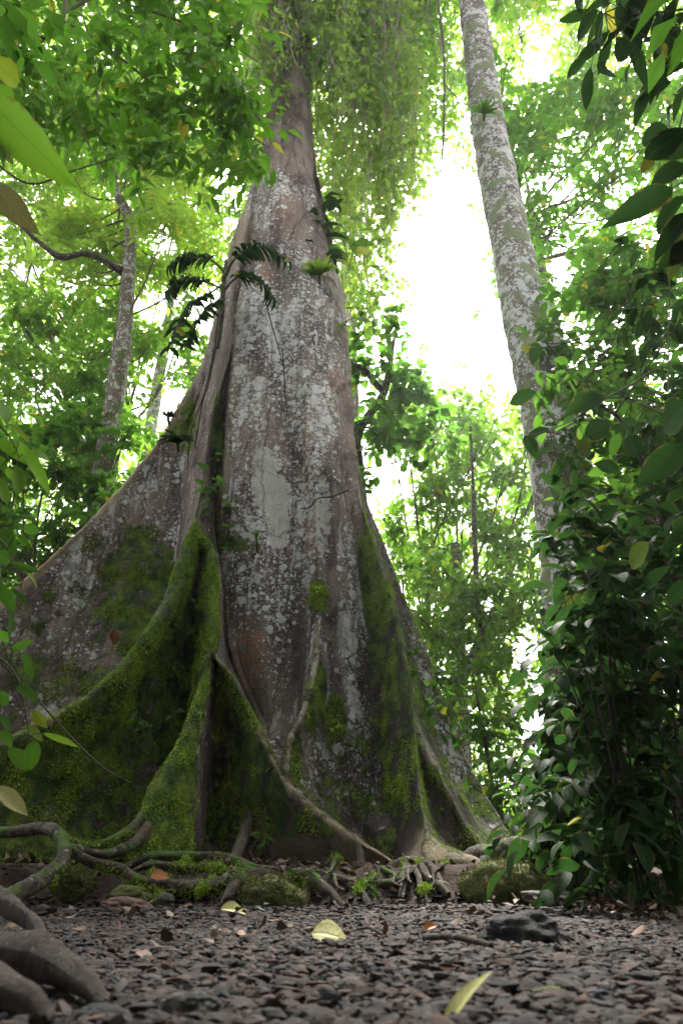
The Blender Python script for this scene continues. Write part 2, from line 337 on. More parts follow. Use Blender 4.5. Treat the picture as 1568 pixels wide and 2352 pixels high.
# name, kind, angle on the round trunk, half width of the rim, points (u, v, depth), curve it joins above
CUR = [
 ('A', 'r', 180, .055, [(598,430,8),(540,520,8),(515,620,8),(495,720,8),(470,820,8),(438,885,8),(400,945,8),(370,1000,7.95),(300,1090,7.9),(230,1170,7.8),(150,1245,7.7),(80,1310,7.6),(0,1375,7.5),(-120,1480,7.3),(-260,1620,7.1),(-420,1800,6.9),(-520,1960,6.8),(-540,2080,6.8)], None),
 ('vAm', 'v', 190, 0, [(575,470,7.75),(545,560,7.7),(520,650,7.7),(502,740,7.85),(478,840,7.9),(445,930,7.9),(400,1010,7.95),(350,1100,8.0),(300,1200,7.95),(240,1330,7.9),(170,1480,7.75),(90,1650,7.6),(20,1800,7.5),(0,2080,7.3)], None),
 ('vAB', 'v', 200, 0, [(562,480,7.6),(535,600,7.5),(510,720,7.7),(482,850,7.85),(440,960,7.95),(412,1100,8.0),(405,1250,8.0),(400,1400,7.9),(395,1600,7.7),(390,1800,7.6),(385,2080,7.4)], None),
 ('B0', 'v', 206, 0, [(568,480,7.5),(545,600,7.35),(515,700,7.45),(492,830,7.4),(474,930,7.35),(461,1040,7.3),(455,1150,7.2),(425,1250,7.0),(385,1370,6.8),(335,1450,6.6),(275,1530,6.4),(190,1605,6.2),(90,1665,6.0),(-10,1715,5.8),(-130,1780,5.6),(-270,1870,5.4),(-390,2080,5.25)], None),
 ('B', 'r', 212, .06, [(575,480,7.45),(550,600,7.25),(533,700,7.15),(530,800,7.05),(505,890,6.97),(482,970,6.92),(469,1070,6.88),(461,1150,6.83),(430,1250,6.7),(390,1370,6.5),(340,1450,6.3),(280,1530,6.1),(200,1600,5.9),(100,1660,5.7),(0,1708,5.5),(-120,1770,5.3),(-260,1860,5.1),(-380,1990,4.95),(-390,2080,4.9)], None),
 ('BW', 'v', 212.6, 0, [(474,1209,6.88),(448,1300,6.85),(420,1400,6.85),(370,1520,6.75),(310,1640,6.6),(240,1760,6.4),(180,1870,6.2),(140,1950,6.0),(130,2080,5.9)], 'B'),
 ('vBC', 'v', 213.2, 0, [(474,1213,6.9),(463,1300,7.0),(448,1400,7.15),(432,1550,7.2),(415,1700,7.1),(400,1850,6.9),(390,1990,6.7),(385,2080,6.6)], 'B'),
 ('C', 'r', 214, .045, [(475,1209,6.84),(487,1260,6.7),(491,1350,6.5),(490,1450,6.3),(475,1530,6.1),(450,1600,5.95),(410,1710,5.7),(352,1810,5.45),(327,1880,5.35),(312,1940,5.25),(295,2080,5.1)], 'B'),
 ('C1', 'v', 214.6, 0, [(489,1470,6.26),(480,1540,6.08),(462,1640,5.86),(432,1750,5.66),(395,1840,5.5),(378,1940,5.36),(372,2080,5.2)], 'C'),
 ('C2', 'r', 215.2, .03, [(493,1480,6.24),(488,1540,6.12),(472,1640,5.95),(457,1750,5.8),(445,1850,5.65),(434,1950,5.5),(430,2080,5.4)], 'C'),
 ('vCD', 'v', 216, 0, [(497,1490,6.3),(503,1560,6.5),(508,1650,6.7),(500,1750,6.75),(490,1850,6.65),(480,1950,6.5),(475,2080,6.4)], 'C'),
 ('D', 'r', 217, .032, [(497,1478,6.22),(540,1560,6.1),(580,1640,6.0),(620,1730,5.85),(660,1800,5.7),(740,1870,5.55),(820,1930,5.4),(912,1988,5.3),(940,2080,5.2)], 'C'),
 ('vDF', 'v', 219, 0, [(540,780,7.12),(517,870,7.15),(500,960,7.25),(492,1050,7.3),(488,1150,7.3),(500,1250,7.22),(506,1350,7.15),(515,1480,7.1),(575,1640,6.95)] + tl(0), None),
 ('B2', 'r', 222, .045, [(541,720,7.15),(534,830,7.05),(522,950,6.98),(516,1050,6.96),(509,1150,6.97),(508,1250,7.05),(516,1350,7.06),(528,1480,7.02),(590,1640,6.92)] + tl(8, .03), None),
 ('pm', 'v', 245, 0, [(600,700,7.1),(600,900,7.0),(590,1100,6.93),(595,1250,6.9),(600,1400,6.87),(612,1550,6.85),(625,1650,6.8)] + tl(14, .04), None),
 ('cr', 'v', 262, 0, [(640,780,7.16),(657,950,7.12),(682,1100,7.12),(690,1250,7.08),(692,1400,7.05),(694,1500,7.02),(692,1600,6.97),(682,1690,6.85)] + tl(24, .02), None),
 ('G', 'r', 280, .045, [(690,780,7.1),(705,950,7.02),(722,1100,6.95),(728,1250,6.85),(732,1400,6.72),(726,1500,6.55),(712,1570,6.4),(692,1640,6.28),(662,1700,6.2),(650,1765,6.15),(700,1860,6.05),(790,1930,5.98),(890,1995,5.95),(900,2080,5.9)], None),
 ('vG', 'v', 287, 0, [(700,780,7.12),(725,950,7.05),(742,1100,7.0),(750,1250,6.95),(752,1400,6.9),(756,1500,6.88),(762,1600,6.85),(770,1700,6.8),(785,1800,6.7),(815,1900,6.6),(870,1980,6.4),(880,2080,6.3)], None),
 ('fm', 'v', 305, 0, [(730,780,7.2),(750,950,7.1),(765,1100,6.95),(778,1300,6.82),(795,1500,6.74),(812,1700,6.65),(832,1850,6.52),(862,1950,6.35),(885,2080,6.25)], None),
 ('vE', 'v', 328, 0, [(765,780,7.4),(786,1000,7.25),(797,1150,7.12),(822,1300,7.15),(850,1500,7.05),(872,1700,6.9),(890,1850,6.65),(915,1940,6.2),(925,2080,6.1)], None),
 ('E0', 'v', 348, 0, [(958,1860,5.78),(950,1930,5.62),(925,1985,5.5),(915,2080,5.4)], 'E'),
 ('E', 'r', 350, .056, [(722,430,8),(740,550,7.9),(775,640,7.8),(792,730,7.7),(802,880,7.5),(812,1000,7.35),(822,1130,7.1),(850,1230,6.9),(888,1350,6.65),(920,1470,6.45),(940,1580,6.25),(950,1700,6.05),(958,1800,5.85),(972,1880,5.65),(985,1935,5.5),(992,1985,5.35),(995,2080,5.25)], None),
 ('E2', 'v', 351, 0, [(975,1868,5.7),(998,1920,5.62),(1040,1956,5.55),(1105,1974,5.5),(1135,1990,5.5),(1150,2080,5.5)], 'E'),
 ('vEH', 'v', 354, 0, [(806,900,7.75),(812,1020,7.65),(835,1200,7.45),(875,1350,7.25),(912,1480,7.05),(938,1600,6.85),(952,1700,6.6),(972,1800,6.45),(1000,1880,6.3),(1040,1940,6.15),(1100,1976,6.0),(1120,2080,5.9)], None),
 ('H', 'r', 357, .04, [(935,1610,6.95),(952,1670,6.6),(990,1750,6.35),(1030,1820,6.2),(1075,1900,6.05),(1105,1940,5.95),(1135,1968,5.85),(1155,2080,5.7)], 'vEH'),
 ('vHI', 'v', 361, 0, [(808,900,7.85),(818,1060,7.8),(848,1200,7.75),(895,1350,7.68),(940,1480,7.6),(980,1600,7.5),(1010,1700,7.35),(1050,1800,7.15),(1100,1880,6.95),(1140,1940,6.75),(1165,2080,6.6)], None),
 ('I', 'r', 368, .06, [(803,860,8),(816,1000,8),(842,1140,7.97),(880,1240,7.9),(930,1370,7.8),(975,1480,7.7),(1012,1590,7.6),(1050,1690,7.5),(1100,1790,7.4),(1150,1880,7.3),(1180,1930,7.2),(1210,2080,7.1)], None),
 ('k1', 'v', 410, 0, None, None), ('k2', 'r', 445, .06, None, None), ('k3', 'v', 475, 0, None, None), ('k4', 'r', 500, .06, None, None), ('k5', 'v', 520, 0, None, None),
 ('kA', 'v', 536, 0, [(570,470,8.15),(540,560,8.15),(512,650,8.2),(495,740,8.25),(470,840,8.3),(435,930,8.35),(390,1010,8.4),(335,1100,8.4),(280,1200,8.4),(220,1330,8.35),(150,1480,8.2),(70,1650,8.05),(0,1800,7.95),(-30,2080,7.8)], None),
]
ZR = np.concatenate([np.linspace(-.05, .6, 44)[:-1], np.linspace(.6, 3.2, 116)[:-1], np.linspace(3.2, 7, 130)[:-1], np.linspace(7, 12, 120)[:-1], np.linspace(12, 26, 60)])
nz_ = len(ZR); names = [c[0] for c in CUR]; POS = {}
def mono(pts):
    w = np.array(rt(pts)); w = w[np.argsort(w[:, 2])]; return w
def pch(z, zk, xk):      # monotone-ish smooth interpolation
    h = np.diff(zk); d = np.diff(xk) / h; m = np.zeros(len(zk)); m[0] = d[0]; m[-1] = d[-1]
    for i in range(1, len(zk) - 1):
        m[i] = 0 if d[i-1] * d[i] <= 0 else (h[i-1] + h[i]) * 3 / ((2*h[i] + h[i-1]) / d[i-1] + (h[i] + 2*h[i-1]) / d[i])
    i = np.clip(np.searchsorted(zk, z) - 1, 0, len(zk) - 2); t = (z - zk[i]) / h[i]; t = np.clip(t, 0, 1)
    return (2*t**3-3*t**2+1)*xk[i] + (t**3-2*t**2+t)*h[i]*m[i] + (-2*t**3+3*t**2)*xk[i+1] + (t**3-t**2)*h[i]*m[i+1]
def curve(c):
    nm, kd, th, hw, pts, par = c
    cc = np.array([core(th, z) for z in ZR])
    if pts is None:
        ext = {'k2': 1.6, 'k4': 1.9}.get(nm, 0.) * (1 - sm(ZR, 0, 5.5)) ** 2
        a = math.radians(th); cc[:, 0] += ext * math.cos(a); cc[:, 1] += ext * math.sin(a); return cc
    w = mono(pts)
    keep = [0]
    for i in range(1, len(w)):
        if w[i, 2] > w[keep[-1], 2] + .012: keep.append(i)
    w = w[keep]; zt = w[-1, 2]
    xy = np.stack([pch(ZR, w[:, 2], w[:, 0]), pch(ZR, w[:, 2], w[:, 1])], -1)
    if par: up = POS[par]; bl = sm(ZR, zt - .35, zt + .02)[:, None]
    else: up = cc; bl = sm(ZR, zt - .1, zt + 1.6)[:, None]
    return xy * (1 - bl) + up * bl
order = sorted(CUR, key=lambda c: {None: 0, 'B': 1, 'E': 1, 'vEH': 1, 'C': 2}[c[5]])
for c in order: POS[c[0]] = curve(c)
nc = len(CUR)
seg_n = {'A': 26, 'vAm': 22, 'vAB': 14, 'B0': 6, 'B': 26, 'BW': 18, 'vBC': 12, 'C': 8, 'C1': 8, 'C2': 12, 'vCD': 26, 'D': 14, 'vDF': 6, 'B2': 12, 'pm': 14, 'cr': 8, 'G': 12, 'vG': 9, 'fm': 10, 'vE': 14, 'E0': 6, 'E': 6, 'E2': 10, 'vEH': 8, 'H': 12, 'vHI': 12, 'I': 12}
rows = []
for r in range(nz_):
    row = []
    pts = np.array([POS[n][r] for n in names])
    K = []; tagk = []
    for i, c in enumerate(CUR):
        p = pts[i]; a = pts[i - 1]; b = pts[(i + 1) % nc]
        if c[1] == 'v': K.append([p]); continue
        j = i - 1
        while np.linalg.norm(pts[j] - p) < .05 and (i - j) < 8: j -= 1
        a = pts[j]; j = i + 1
        while np.linalg.norm(pts[j % nc] - p) < .05 and (j - i) < 8: j += 1
        b = pts[j % nc]
        da = np.linalg.norm(pts[i - 1] - p); db = np.linalg.norm(pts[(i + 1) % nc] - p)
        ta = nrm(a - p); tb = nrm(b - p); out = -(ta + tb)
        tang = nrm(b - a); nn = np.array([tang[1], -tang[0]])
        if out @ nn < 0.3 * np.linalg.norm(out) or np.linalg.norm(out) < .15: out = nn
        out = nrm(out); side = np.array([-out[1], out[0]])
        if side @ (b - p) < 0: side = -side
        h_ = c[3] * (1 - .9 * float(sm(ZR[r], 2.2, 2.9))) if names[i] == 'G' else c[3]
        h = min(h_, .45 * da, .45 * db) if min(da, db) > 1e-6 else 0.
        K.append([p - side * h - out * h * .9, p - side * h * .75 - out * h * .2, p, p + side * h * .75 - out * h * .2, p + side * h - out * h * .9])
    for i in range(nc):
        q = K[i]; nx = K[(i + 1) % nc][0]
        row += q[:-1]
        s = q[-1]; n = seg_n.get(names[i], 9)
        for t in range(n): row.append(s + (nx - s) * t / n)
    rows.append(row)
S2 = np.array(rows); ncol = S2.shape[1]
sec = []; ridge_at = {}
kk = 0
for i, c in enumerate(CUR):
    L = 4 if c[1] == 'r' else 0
    if L: ridge_at[c[0]] = kk + 2
    sec += [i] * L; n = seg_n.get(c[0], 9); sec += [i + t / n for t in range(n)]; kk += L + n
sec = np.array(sec)
ridx = set()
for k0 in ridge_at.values(): ridx |= {k0 - 2, k0 - 1, k0, k0 + 1, k0 + 2}
soft = np.array([.25 if j in ridx else 1. for j in range(ncol)])[None, :, None]
for _ in range(4):
    S2 = S2 + soft * .5 * (.5 * (np.roll(S2, 1, 1) + np.roll(S2, -1, 1)) - S2)
for _ in range(2):
    S2[1:-1] = S2[1:-1] + .5 * (.5 * (S2[:-2] + S2[2:]) - S2[1:-1])
V = np.concatenate([S2, np.repeat(ZR[:, None, None], ncol, 1)], -1)
i_, j_ = np.meshgrid(np.arange(nz_ - 1), np.arange(ncol), indexing='ij'); k_ = (j_ + 1) % ncol
QF = np.stack([i_ * ncol + j_, i_ * ncol + k_, (i_ + 1) * ncol + k_, (i_ + 1) * ncol + j_], -1).reshape(-1, 4)
Vf = V.reshape(-1, 3)
def vnormals(Vv, Q):
    n = np.cross(Vv[Q[:, 2]] - Vv[Q[:, 0]], Vv[Q[:, 3]] - Vv[Q[:, 1]]); N = np.zeros_like(Vv)
    for c in range(4): np.add.at(N, Q[:, c], n)
    return nrm(N)
Nn = vnormals(Vf, QF)
vis_rows = Vf[:, 2] < 18
disp = np.zeros(len(Vf))
colidx = np.tile(np.arange(ncol), nz_)
rimw = np.zeros(ncol)
for k0 in ridge_at.values():
    for d, w in ((-2, .7), (-1, 1), (0, 1), (1, 1), (2, .7)): rimw[k0 + d] = w
rimv = rimw[colidx]
for a in range(len(Vf)):
    x, y, z = Vf[a]
    n0 = noise.noise(Vector((x * 1.3, y * 1.3, z * .45 + 5)))
    n1 = noise.noise(Vector((x * 4.5, y * 4.5, z * 1.6)))
    n2 = noise.noise(Vector((x * 13, y * 13, z * 8)))
    disp[a] = (.06 * n0 + .028 * n1) * (1 - .6 * rimv[a]) + .012 * n2
Vf = Vf + Nn * disp[:, None]
Nn = vnormals(Vf, QF)
# --- painted masks: moss, rim bark, lichen, plus ridge light and valley shade
pu, pv = proj(Vf); secv = sec[colidx]; zz = Vf[:, 2]
ix = {n: i for i, n in enumerate(names)}
def between(a, b, soft=.5): return sm(secv, ix[a] - soft, ix[a] + .01) * (1 - sm(secv, ix[b] - .01, ix[b] + soft))
def blob(u, v, ru, rv, a='A', b='I'): 
    d = np.sqrt(((pu - u) / ru) ** 2 + ((pv - v) / rv) ** 2); return (1 - sm(d, .55, 1.25)) * between(a, b, .05)
def vr(a, b, c=None, d=None):
    r = sm(pv, a, b)
    return r if c is None else r * (1 - sm(pv, c, d))
moss = np.zeros(len(Vf)); 
def mx(x, s=1.):
    global moss; moss = np.maximum(moss, x * s)
mx(between('B', 'BW', .4) * vr(1150, 1350), .62); mx(between('BW', 'vBC', .4) * vr(1200, 1400), .62)
mx(blob(430, 1330, 60, 200, 'B', 'BW'), 1.); mx(blob(300, 1620, 230, 120, 'B', 'BW'), .82); mx(blob(100, 1740, 260, 130, 'B', 'BW'), .82)
mx(blob(300, 1480, 120, 120, 'B', 'BW'), 1.)
mx(between('C', 'C2', .2) * vr(1430, 1560), .85); mx(between('vBC', 'C', .2) * vr(1200, 1260), .8)
mx(between('vCD', 'D', .6) * vr(1480, 1560, 1900, 2000), .62); mx(blob(520, 1580, 40, 110, 'C2', 'D'), .9)
mx(blob(500, 990, 14, 120, 'B', 'B2'), .9); mx(between('B', 'C', .2) * vr(1000, 1150), .55); mx(blob(540, 1250, 60, 22, 'B2', 'cr'), .6)
mx(blob(730, 1370, 25, 45), .85); mx(blob(720, 1580, 35, 120, 'G', 'vG'), .8); mx(blob(660, 1740, 40, 90, 'G', 'fm'), .8); mx(blob(770, 1650, 35, 70), .7)
mx(blob(860, 1330, 45, 170, 'vE', 'E'), .85); mx(blob(890, 1550, 50, 200, 'vE', 'E'), .6)
mx(between('E', 'vEH', .2) * vr(1250, 1500), .5); mx(between('H', 'vHI', .3), .5); mx(blob(960, 1700, 40, 80, 'vEH', 'H'), .7)
mx(between('vEH', 'H', .2) * vr(1680, 1750), .42); mx(blob(1100, 1830, 70, 90, 'vHI', 'I'), .6); mx(between('vHI', 'I', .2), .30)
mx(blob(320, 1370, 110, 190, 'A', 'vAB'), .66); mx(blob(120, 1560, 150, 60, 'A', 'vAB'), .5); mx(blob(420, 940, 40, 120, 'A', 'B0'), .6); mx(blob(200, 1270, 160, 60, 'A', 'vAm'), .38); mx(between('A', 'vAB', .1) * vr(1150, 1400), .36)
mx(blob(755, 640, 40, 60), .35); mx(blob(820, 1800, 60, 200), .45); mx(between('G', 'vE', .2) * vr(1600, 1850), .42)
rim = rimv.copy(); 
for nm, s, a, b in (('A', 1., 0, 1), ('B', .75, 0, 1), ('C', .7, 0, 1), ('D', .85, 0, 1), ('E', .9, 0, 1), ('B2', .35, 0, 1), ('G', .7, 0, 1), ('C2', .5, 0, 1), ('H', .5, 0, 1), ('I', .25, 0, 1)):
    k0 = ridge_at[nm]; msk = (colidx >= k0 - 2) & (colidx <= k0 + 2); rim[msk] *= s * (vr(1380, 1480)[msk] if nm == 'G' else 1)
rim = np.maximum(rim, (1 - sm(secv, .07, .13)) * (secv >= 0) * vr(820, 900) * .95)
rim = np.maximum(rim, blob(540, 530, 50, 70) * .6)
rim = np.maximum(rim, between('E0', 'E2', .3) * vr(1860, 1920) * .7); rim = np.maximum(rim, between('vCD', 'D', .4) * vr(1900, 1960) * .5)
rim *= vr(360, 480)
ke = ridge_at['E']; em = ((colidx >= ke - 2) & (colidx <= ke + 1)) * vr(1080, 1200, 1850, 1950); moss = np.maximum(moss, em * .8)  # lime moss also lightens this ridge where light would catch it
kb = ridge_at['I']; moss = np.maximum(moss, ((colidx >= kb - 2) & (colidx <= kb + 1)) * vr(1100, 1300) * .5)
kh = ridge_at['H']; moss = np.maximum(moss, ((colidx >= kh - 2) & (colidx <= kh + 1)) * .7)
moss *= (1 - .6 * np.clip(rim, 0, 1) * (1 - vr(1100, 1200) * between('B', 'C', .3) * .8))
kc = ridge_at['C']; cm = ((colidx >= kc - 2) & (colidx <= kc + 2)) * vr(1190, 1230, 1600, 1700); moss = np.maximum(moss, cm * 1.); rim = rim * (1 - .9 * cm)
kb_ = ridge_at['B']; cm = ((colidx >= kb_ - 2) & (colidx <= kb_ + 2)) * vr(1080, 1180); moss = np.maximum(moss, cm * .62); rim = rim * (1 - .35 * cm)
kd = ridge_at['D']; moss = np.maximum(moss, ((colidx >= kd - 2) & (colidx <= kd + 1)) * vr(1470, 1500, 1850, 1950) * .48)
moss = np.maximum(moss, em * .72); rim = np.where(em > 0, np.maximum(rim, .5), rim)
cz = (secv >= ix['C'] - .02) & (secv < ix['D'] + .3); cm = cz * vr(1190, 1230, 1470, 1530); moss = np.maximum(moss, cm * .95); rim = rim * (1 - .95 * cm)
moss = np.maximum(moss, between('vE', 'E0', .6) * vr(1350, 1550, 1850, 1960) * .52); cm = np.clip(between('E0', 'E2', .42), 0, 1) * vr(1080, 1200, 1780, 1900); moss = np.maximum(moss, cm * .74)
lich = .46 + 0 * moss
lich = np.maximum(lich, .85 * (blob(640, 950, 180, 480, 'B2', 'E')))
lich = np.where(pv > 1250, np.maximum(lich * .85, .62 * between('B2', 'vE')), lich); lich = np.maximum(lich, .85 * blob(820, 1450, 60, 420, 'vG', 'E')); lich = np.maximum(lich, .74 * between('A', 'vAB', .6) * vr(900, 1100))
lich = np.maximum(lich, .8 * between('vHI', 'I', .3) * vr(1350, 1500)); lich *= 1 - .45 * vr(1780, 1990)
lich *= (1 - .9 * np.clip(moss * 1.1 - .3, 0, 1))
lich *= vr(260, 480) * .6 + .4; lich = np.maximum(lich, blob(650, 520, 110, 160) * .75)
painted_shade = np.maximum.reduce([vr(1880, 1980) * .8, between('vDF', 'vDF', .7) * vr(850, 1000) * .8, between('vE', 'vE', .6) * vr(1500, 1800) * .7, between('cr', 'cr', .3) * .5, between('fm', 'E0', .4) * vr(1250, 1500) * .85, between('vG', 'vE', .3) * vr(1450, 1700) * .5, between('vCD', 'D', .3) * .5, between('vEH', 'I', .4) * .7, between('vBC', 'vBC', .8) * .7, between('vAB', 'vAB', .7) * vr(900, 1100) * .8, blob(660, 1330, 130, 80, 'B2', 'G') * .45])  # shade painted into valleys, side walls and foot, plus a dark panel patch
red = np.maximum.reduce([blob(575, 1500, 40, 90), blob(660, 1050, 30, 120) * 0 + blob(705, 1060, 12, 130), blob(610, 650, 20, 60), blob(770, 900, 30, 60) * .7, blob(650, 470, 40, 60) * .5, blob(710, 1200, 20, 80)])
pale = np.maximum.reduce([blob(608, 1100, 34, 80), blob(640, 1180, 28, 100), blob(755, 1650, 14, 60) * .8, blob(740, 1180, 22, 120) * .6, blob(725, 1550, 12, 60) * .8])
kap = thing('kapok_tree', (-.7, 8, .2), 'giant old kapok with tall mossy buttresses and lichen covered grey trunk', 'tree')
C1a = np.ones((len(Vf), 4), np.float32); C1a[:, 0] = moss; C1a[:, 1] = np.clip(rim, 0, 1); C1a[:, 2] = lich
C2a = np.ones((len(Vf), 4), np.float32); C2a[:, 0] = painted_shade; C2a[:, 1] = red; C2a[:, 2] = pale
# each buttress is its own part; faces are dealt out by the valleys between them
rowc = np.repeat(np.arange(nz_ - 1), ncol); colc = np.tile(np.arange(ncol), nz_ - 1)
fsec = sec[colc]; fz = ZR[rowc]
groups = [('A', 'vAB', 5.2), ('vAB', 'vBC', 4.9), ('vBC', 'vDF', 4.4), ('cr', 'vG', 2.9), ('vE', 'vEH', 4.6), ('vEH', 'vHI', 1.9), ('vHI', 'k1', 4.6)]
gid = np.zeros(len(QF), int)
for g_, (a, b, zt) in enumerate(groups):
    lo, hi = ix[a], ix[b]
    gid[(fsec >= lo) & (fsec < hi) & (fz < zt)] = g_ + 1
gid[(fsec >= ix['k5']) & (fz < 5.2)] = 1
def submesh(name, faces):
    used = np.unique(faces); mp = np.full(len(Vf), -1); mp[used] = np.arange(len(used))
    o = mkobj(name, Vf[used], [mp[faces]], M['kapok'], kap, True, C1a[used, :3])
    at = o.data.color_attributes.new('Col2', 'FLOAT_COLOR', 'POINT'); at.data.foreach_set('color', C2a[used].ravel())
    o.data.normals_split_custom_set_from_vertices([tuple(x) for x in Nn[used]])
    return o
trunk = submesh('trunk', QF[gid == 0])
blab = ['long left buttress with bare brown rim', 'broad buttress under a carpet of green moss', 'forked mossy buttress in front', 'short low buttress', 'tall narrow right buttress with green rim', 'low dark buttress', 'rear right buttress with creepers']
for g_ in range(len(groups)):
    o = submesh('buttress', QF[gid == g_ + 1]); o['label'] = blab[g_]
# --- moss tufts: small real leaves of moss standing off the bark
fc = Vf[QF]; fa = .5 * np.linalg.norm(np.cross(fc[:, 2] - fc[:, 0], fc[:, 3] - fc[:, 1]), axis=1)
fm_ = moss[QF].mean(1)
fpu = pu[QF].mean(1); fpv = pv[QF].mean(1)
nn4 = np.array([noise.noise(Vector(c * 4.2)) for c in fc.mean(1)])
w = fa * np.clip(fm_ + nn4 * .9 - .5, 0, 1) * (fpu > -60) * (fpu < 1300) * (fpv > 700) * (Nn[QF[:, 0], 1] < .4)
cnt = 85000; pick = RNG.choice(len(QF), cnt, p=w / w.sum()); bu = RNG.random((cnt, 2))
q = fc[pick]; pp = (q[:, 0] * (1 - bu[:, :1]) + q[:, 1] * bu[:, :1]) * (1 - bu[:, 1:]) + (q[:, 3] * (1 - bu[:, :1]) + q[:, 2] * bu[:, :1]) * bu[:, 1:]
mb = MB(); nq = Nn[QF[pick, 0]]
leafset(mb, pp - nq * .004, nq * .8 + RNG.normal(size=(cnt, 3)) * .55 + np.array([0, 0, -.35]), rdir(cnt) + np.array([0, 0, .6]), RNG.uniform(.012, .03, cnt), RNG.uniform(.008, .016, cnt), TINY,
        np.stack([np.clip(.5 + nn4[pick] + RNG.normal(size=cnt) * .22, 0, 1), np.zeros(cnt), RNG.random(cnt)], -1))
o = mb.build('moss', M['moss'], kap); o['kind'] = 'stuff'; o['label'] = 'bright green moss on the buttresses'
# --- surface roots
def root(pts, rad_px, mat_='root', rough=.34, flat=1., sides=14, label=None, seed=None):
    mb = MB(); ps = rt(pts); rr = [mpp(*p[:3]) * r for p, r in zip(pts, np.interp(np.linspace(0, 1, len(pts)), np.linspace(0, 1, len(rad_px)), rad_px))]
    tube(mb, ps, rr, sides, (len(pts) - 1) * 9 + 1, rough, seed or random.random() * 9, flat, freq=7.)
    o = mb.build('root', M[mat_], kap)
    if label: o['label'] = label
    return o
root([(-40,2085,3.3),(0,2070,3.5),(40,2052,3.7),(82,2030,3.9),(120,2002,4.1),(143,1977,4.25),(150,1950,4.4),(142,1925,4.5),(122,1908,4.6),(95,1902,4.7),(50,1908,4.8),(0,1912,4.9),(-80,1905,5)], [24,20,17,15,14,13,11], label='thick root looping out over the path edge')
root([(150,1930,4.7),(215,1941,4.9),(260,1928,5.0),(305,1900,5.2),(335,1860,5.5)], [7,9,9,10])
root([(155,1943,4.5),(225,1962,4.7),(280,1953,4.9),(322,1925,5.15),(350,1880,5.5)], [8,11,13,14])
root([(158,1950,4.5),(208,1980,4.55),(275,1997,4.6),(320,2022,4.6),(380,2035,4.6),(440,2038,4.55),(500,2033,4.5),(530,2020,4.5),(544,2002,4.5)], [11,12,13,14,16,20], label='long root running along the path edge')
root([(546,2005,4.5),(542,2030,4.45),(528,2055,4.4),(515,2082,4.35)], [19,17,14,13])
root([(290,1992,4.9),(340,1971,4.95),(400,1967,5),(450,1969,5),(500,1968,4.95),(540,1980,4.9),(570,2002,4.85),(610,2012,4.8)], [8,12,12,12,12,10])
root([(578,1835,6.3),(573,1880,6.1),(562,1915,5.85),(550,1945,5.55),(535,1975,5.2),(500,1988,5.0)], [7,10,12,13,11,8])
root([(540,1975,4.95),(590,1998,4.9),(640,2000,4.9),(680,2012,4.9)], [11,10,9])
root([(655,2030,4.75),(680,2008,4.75),(712,2013,4.7),(740,2037,4.6),(768,2062,4.5),(790,2085,4.4)], [11,14,15,12,9])
root([(712,2020,4.72),(700,2050,4.6),(690,2080,4.5)], [8,6,5])
root([(725,2005,4.9),(784,2024,4.85),(834,2030,4.85),(884,2032,4.85),(922,2026,4.85)], [9,12,13,12])
root([(800,2032,4.65),(824,2042,4.6),(838,2062,4.5),(848,2085,4.4)], [7,8,8,8], 'root_bare')
root([(890,2000,5.3),(925,1990,5.25),(965,1990,5.2),(1005,2000,5.2)], [12,20,20,12], rough=.3)
root([(935,1990,5.1),(928,2010,4.95),(926,2035,4.8),(920,2064,4.7)], [11,9,9,7])
root([(950,1995,5.05),(960,2015,4.9),(965,2035,4.8),(972,2060,4.7)], [9,7,7,6])
root([(965,1990,5.05),(985,2020,4.9),(1010,2036,4.8),(1030,2055,4.7)], [10,9,9,6])
root([(985,1985,5.1),(1000,2010,5.0),(1010,2028,4.9),(1024,2050,4.8)], [10,9,8,6])
root([(995,2028,5.1),(1044,2013,5.1),(1090,2018,5.1),(1130,2035,5.1)], [9,15,14,10])
root([(1060,1985,5.6),(1100,1972,5.6),(1160,1962,5.7),(1214,1952,5.8),(1265,1950,6.0),(1330,1960,6.3)], [16,20,22,20,14,10], flat=1.3)
root([(815,1925,5.5),(826,1955,5.35),(830,1985,5.25),(833,2015,5.1)], [6,9,10,12], 'root_bare')
root([(1075,2008,5.6),(1080,1980,5.7),(1098,1965,5.75)], [12,14,14])
root([(305,2000,4.8),(350,1985,4.85),(410,1990,4.85),(430,1978,4.9)], [5,7,7,5])
root([(350,2010,4.75),(352,1990,4.85),(345,1975,4.95)], [4,5,5])
root([(450,2025,4.75),(462,1998,4.85),(470,1980,4.95)], [5,6,6]); root([(482,2030,4.7),(498,2005,4.8),(502,1985,4.9)], [5,6,6])
root([(395,1985,4.85),(440,1994,4.8),(485,1990,4.8),(520,2000,4.75)], [5,6,6,4])
root([(-90,2200,1.4),(0,2198,1.35),(70,2202,1.3),(128,2216,1.25),(175,2242,1.18),(212,2275,1.1),(240,2310,1.05)], [64,62,56,46,34,22,14], 'root_bare', label='big blurred root arching in the left foreground', flat=.9)
root([(-50,2040,2.2),(0,2065,2.15),(35,2092,2.05),(75,2118,1.95),(100,2150,1.8)], [22,22,18,12], 'root_bare')
root([(-50,2250,1.1),(0,2270,1.08),(45,2290,1.04),(90,2320,1.0),(120,2350,.97)], [46,42,30,16], 'root_bare')

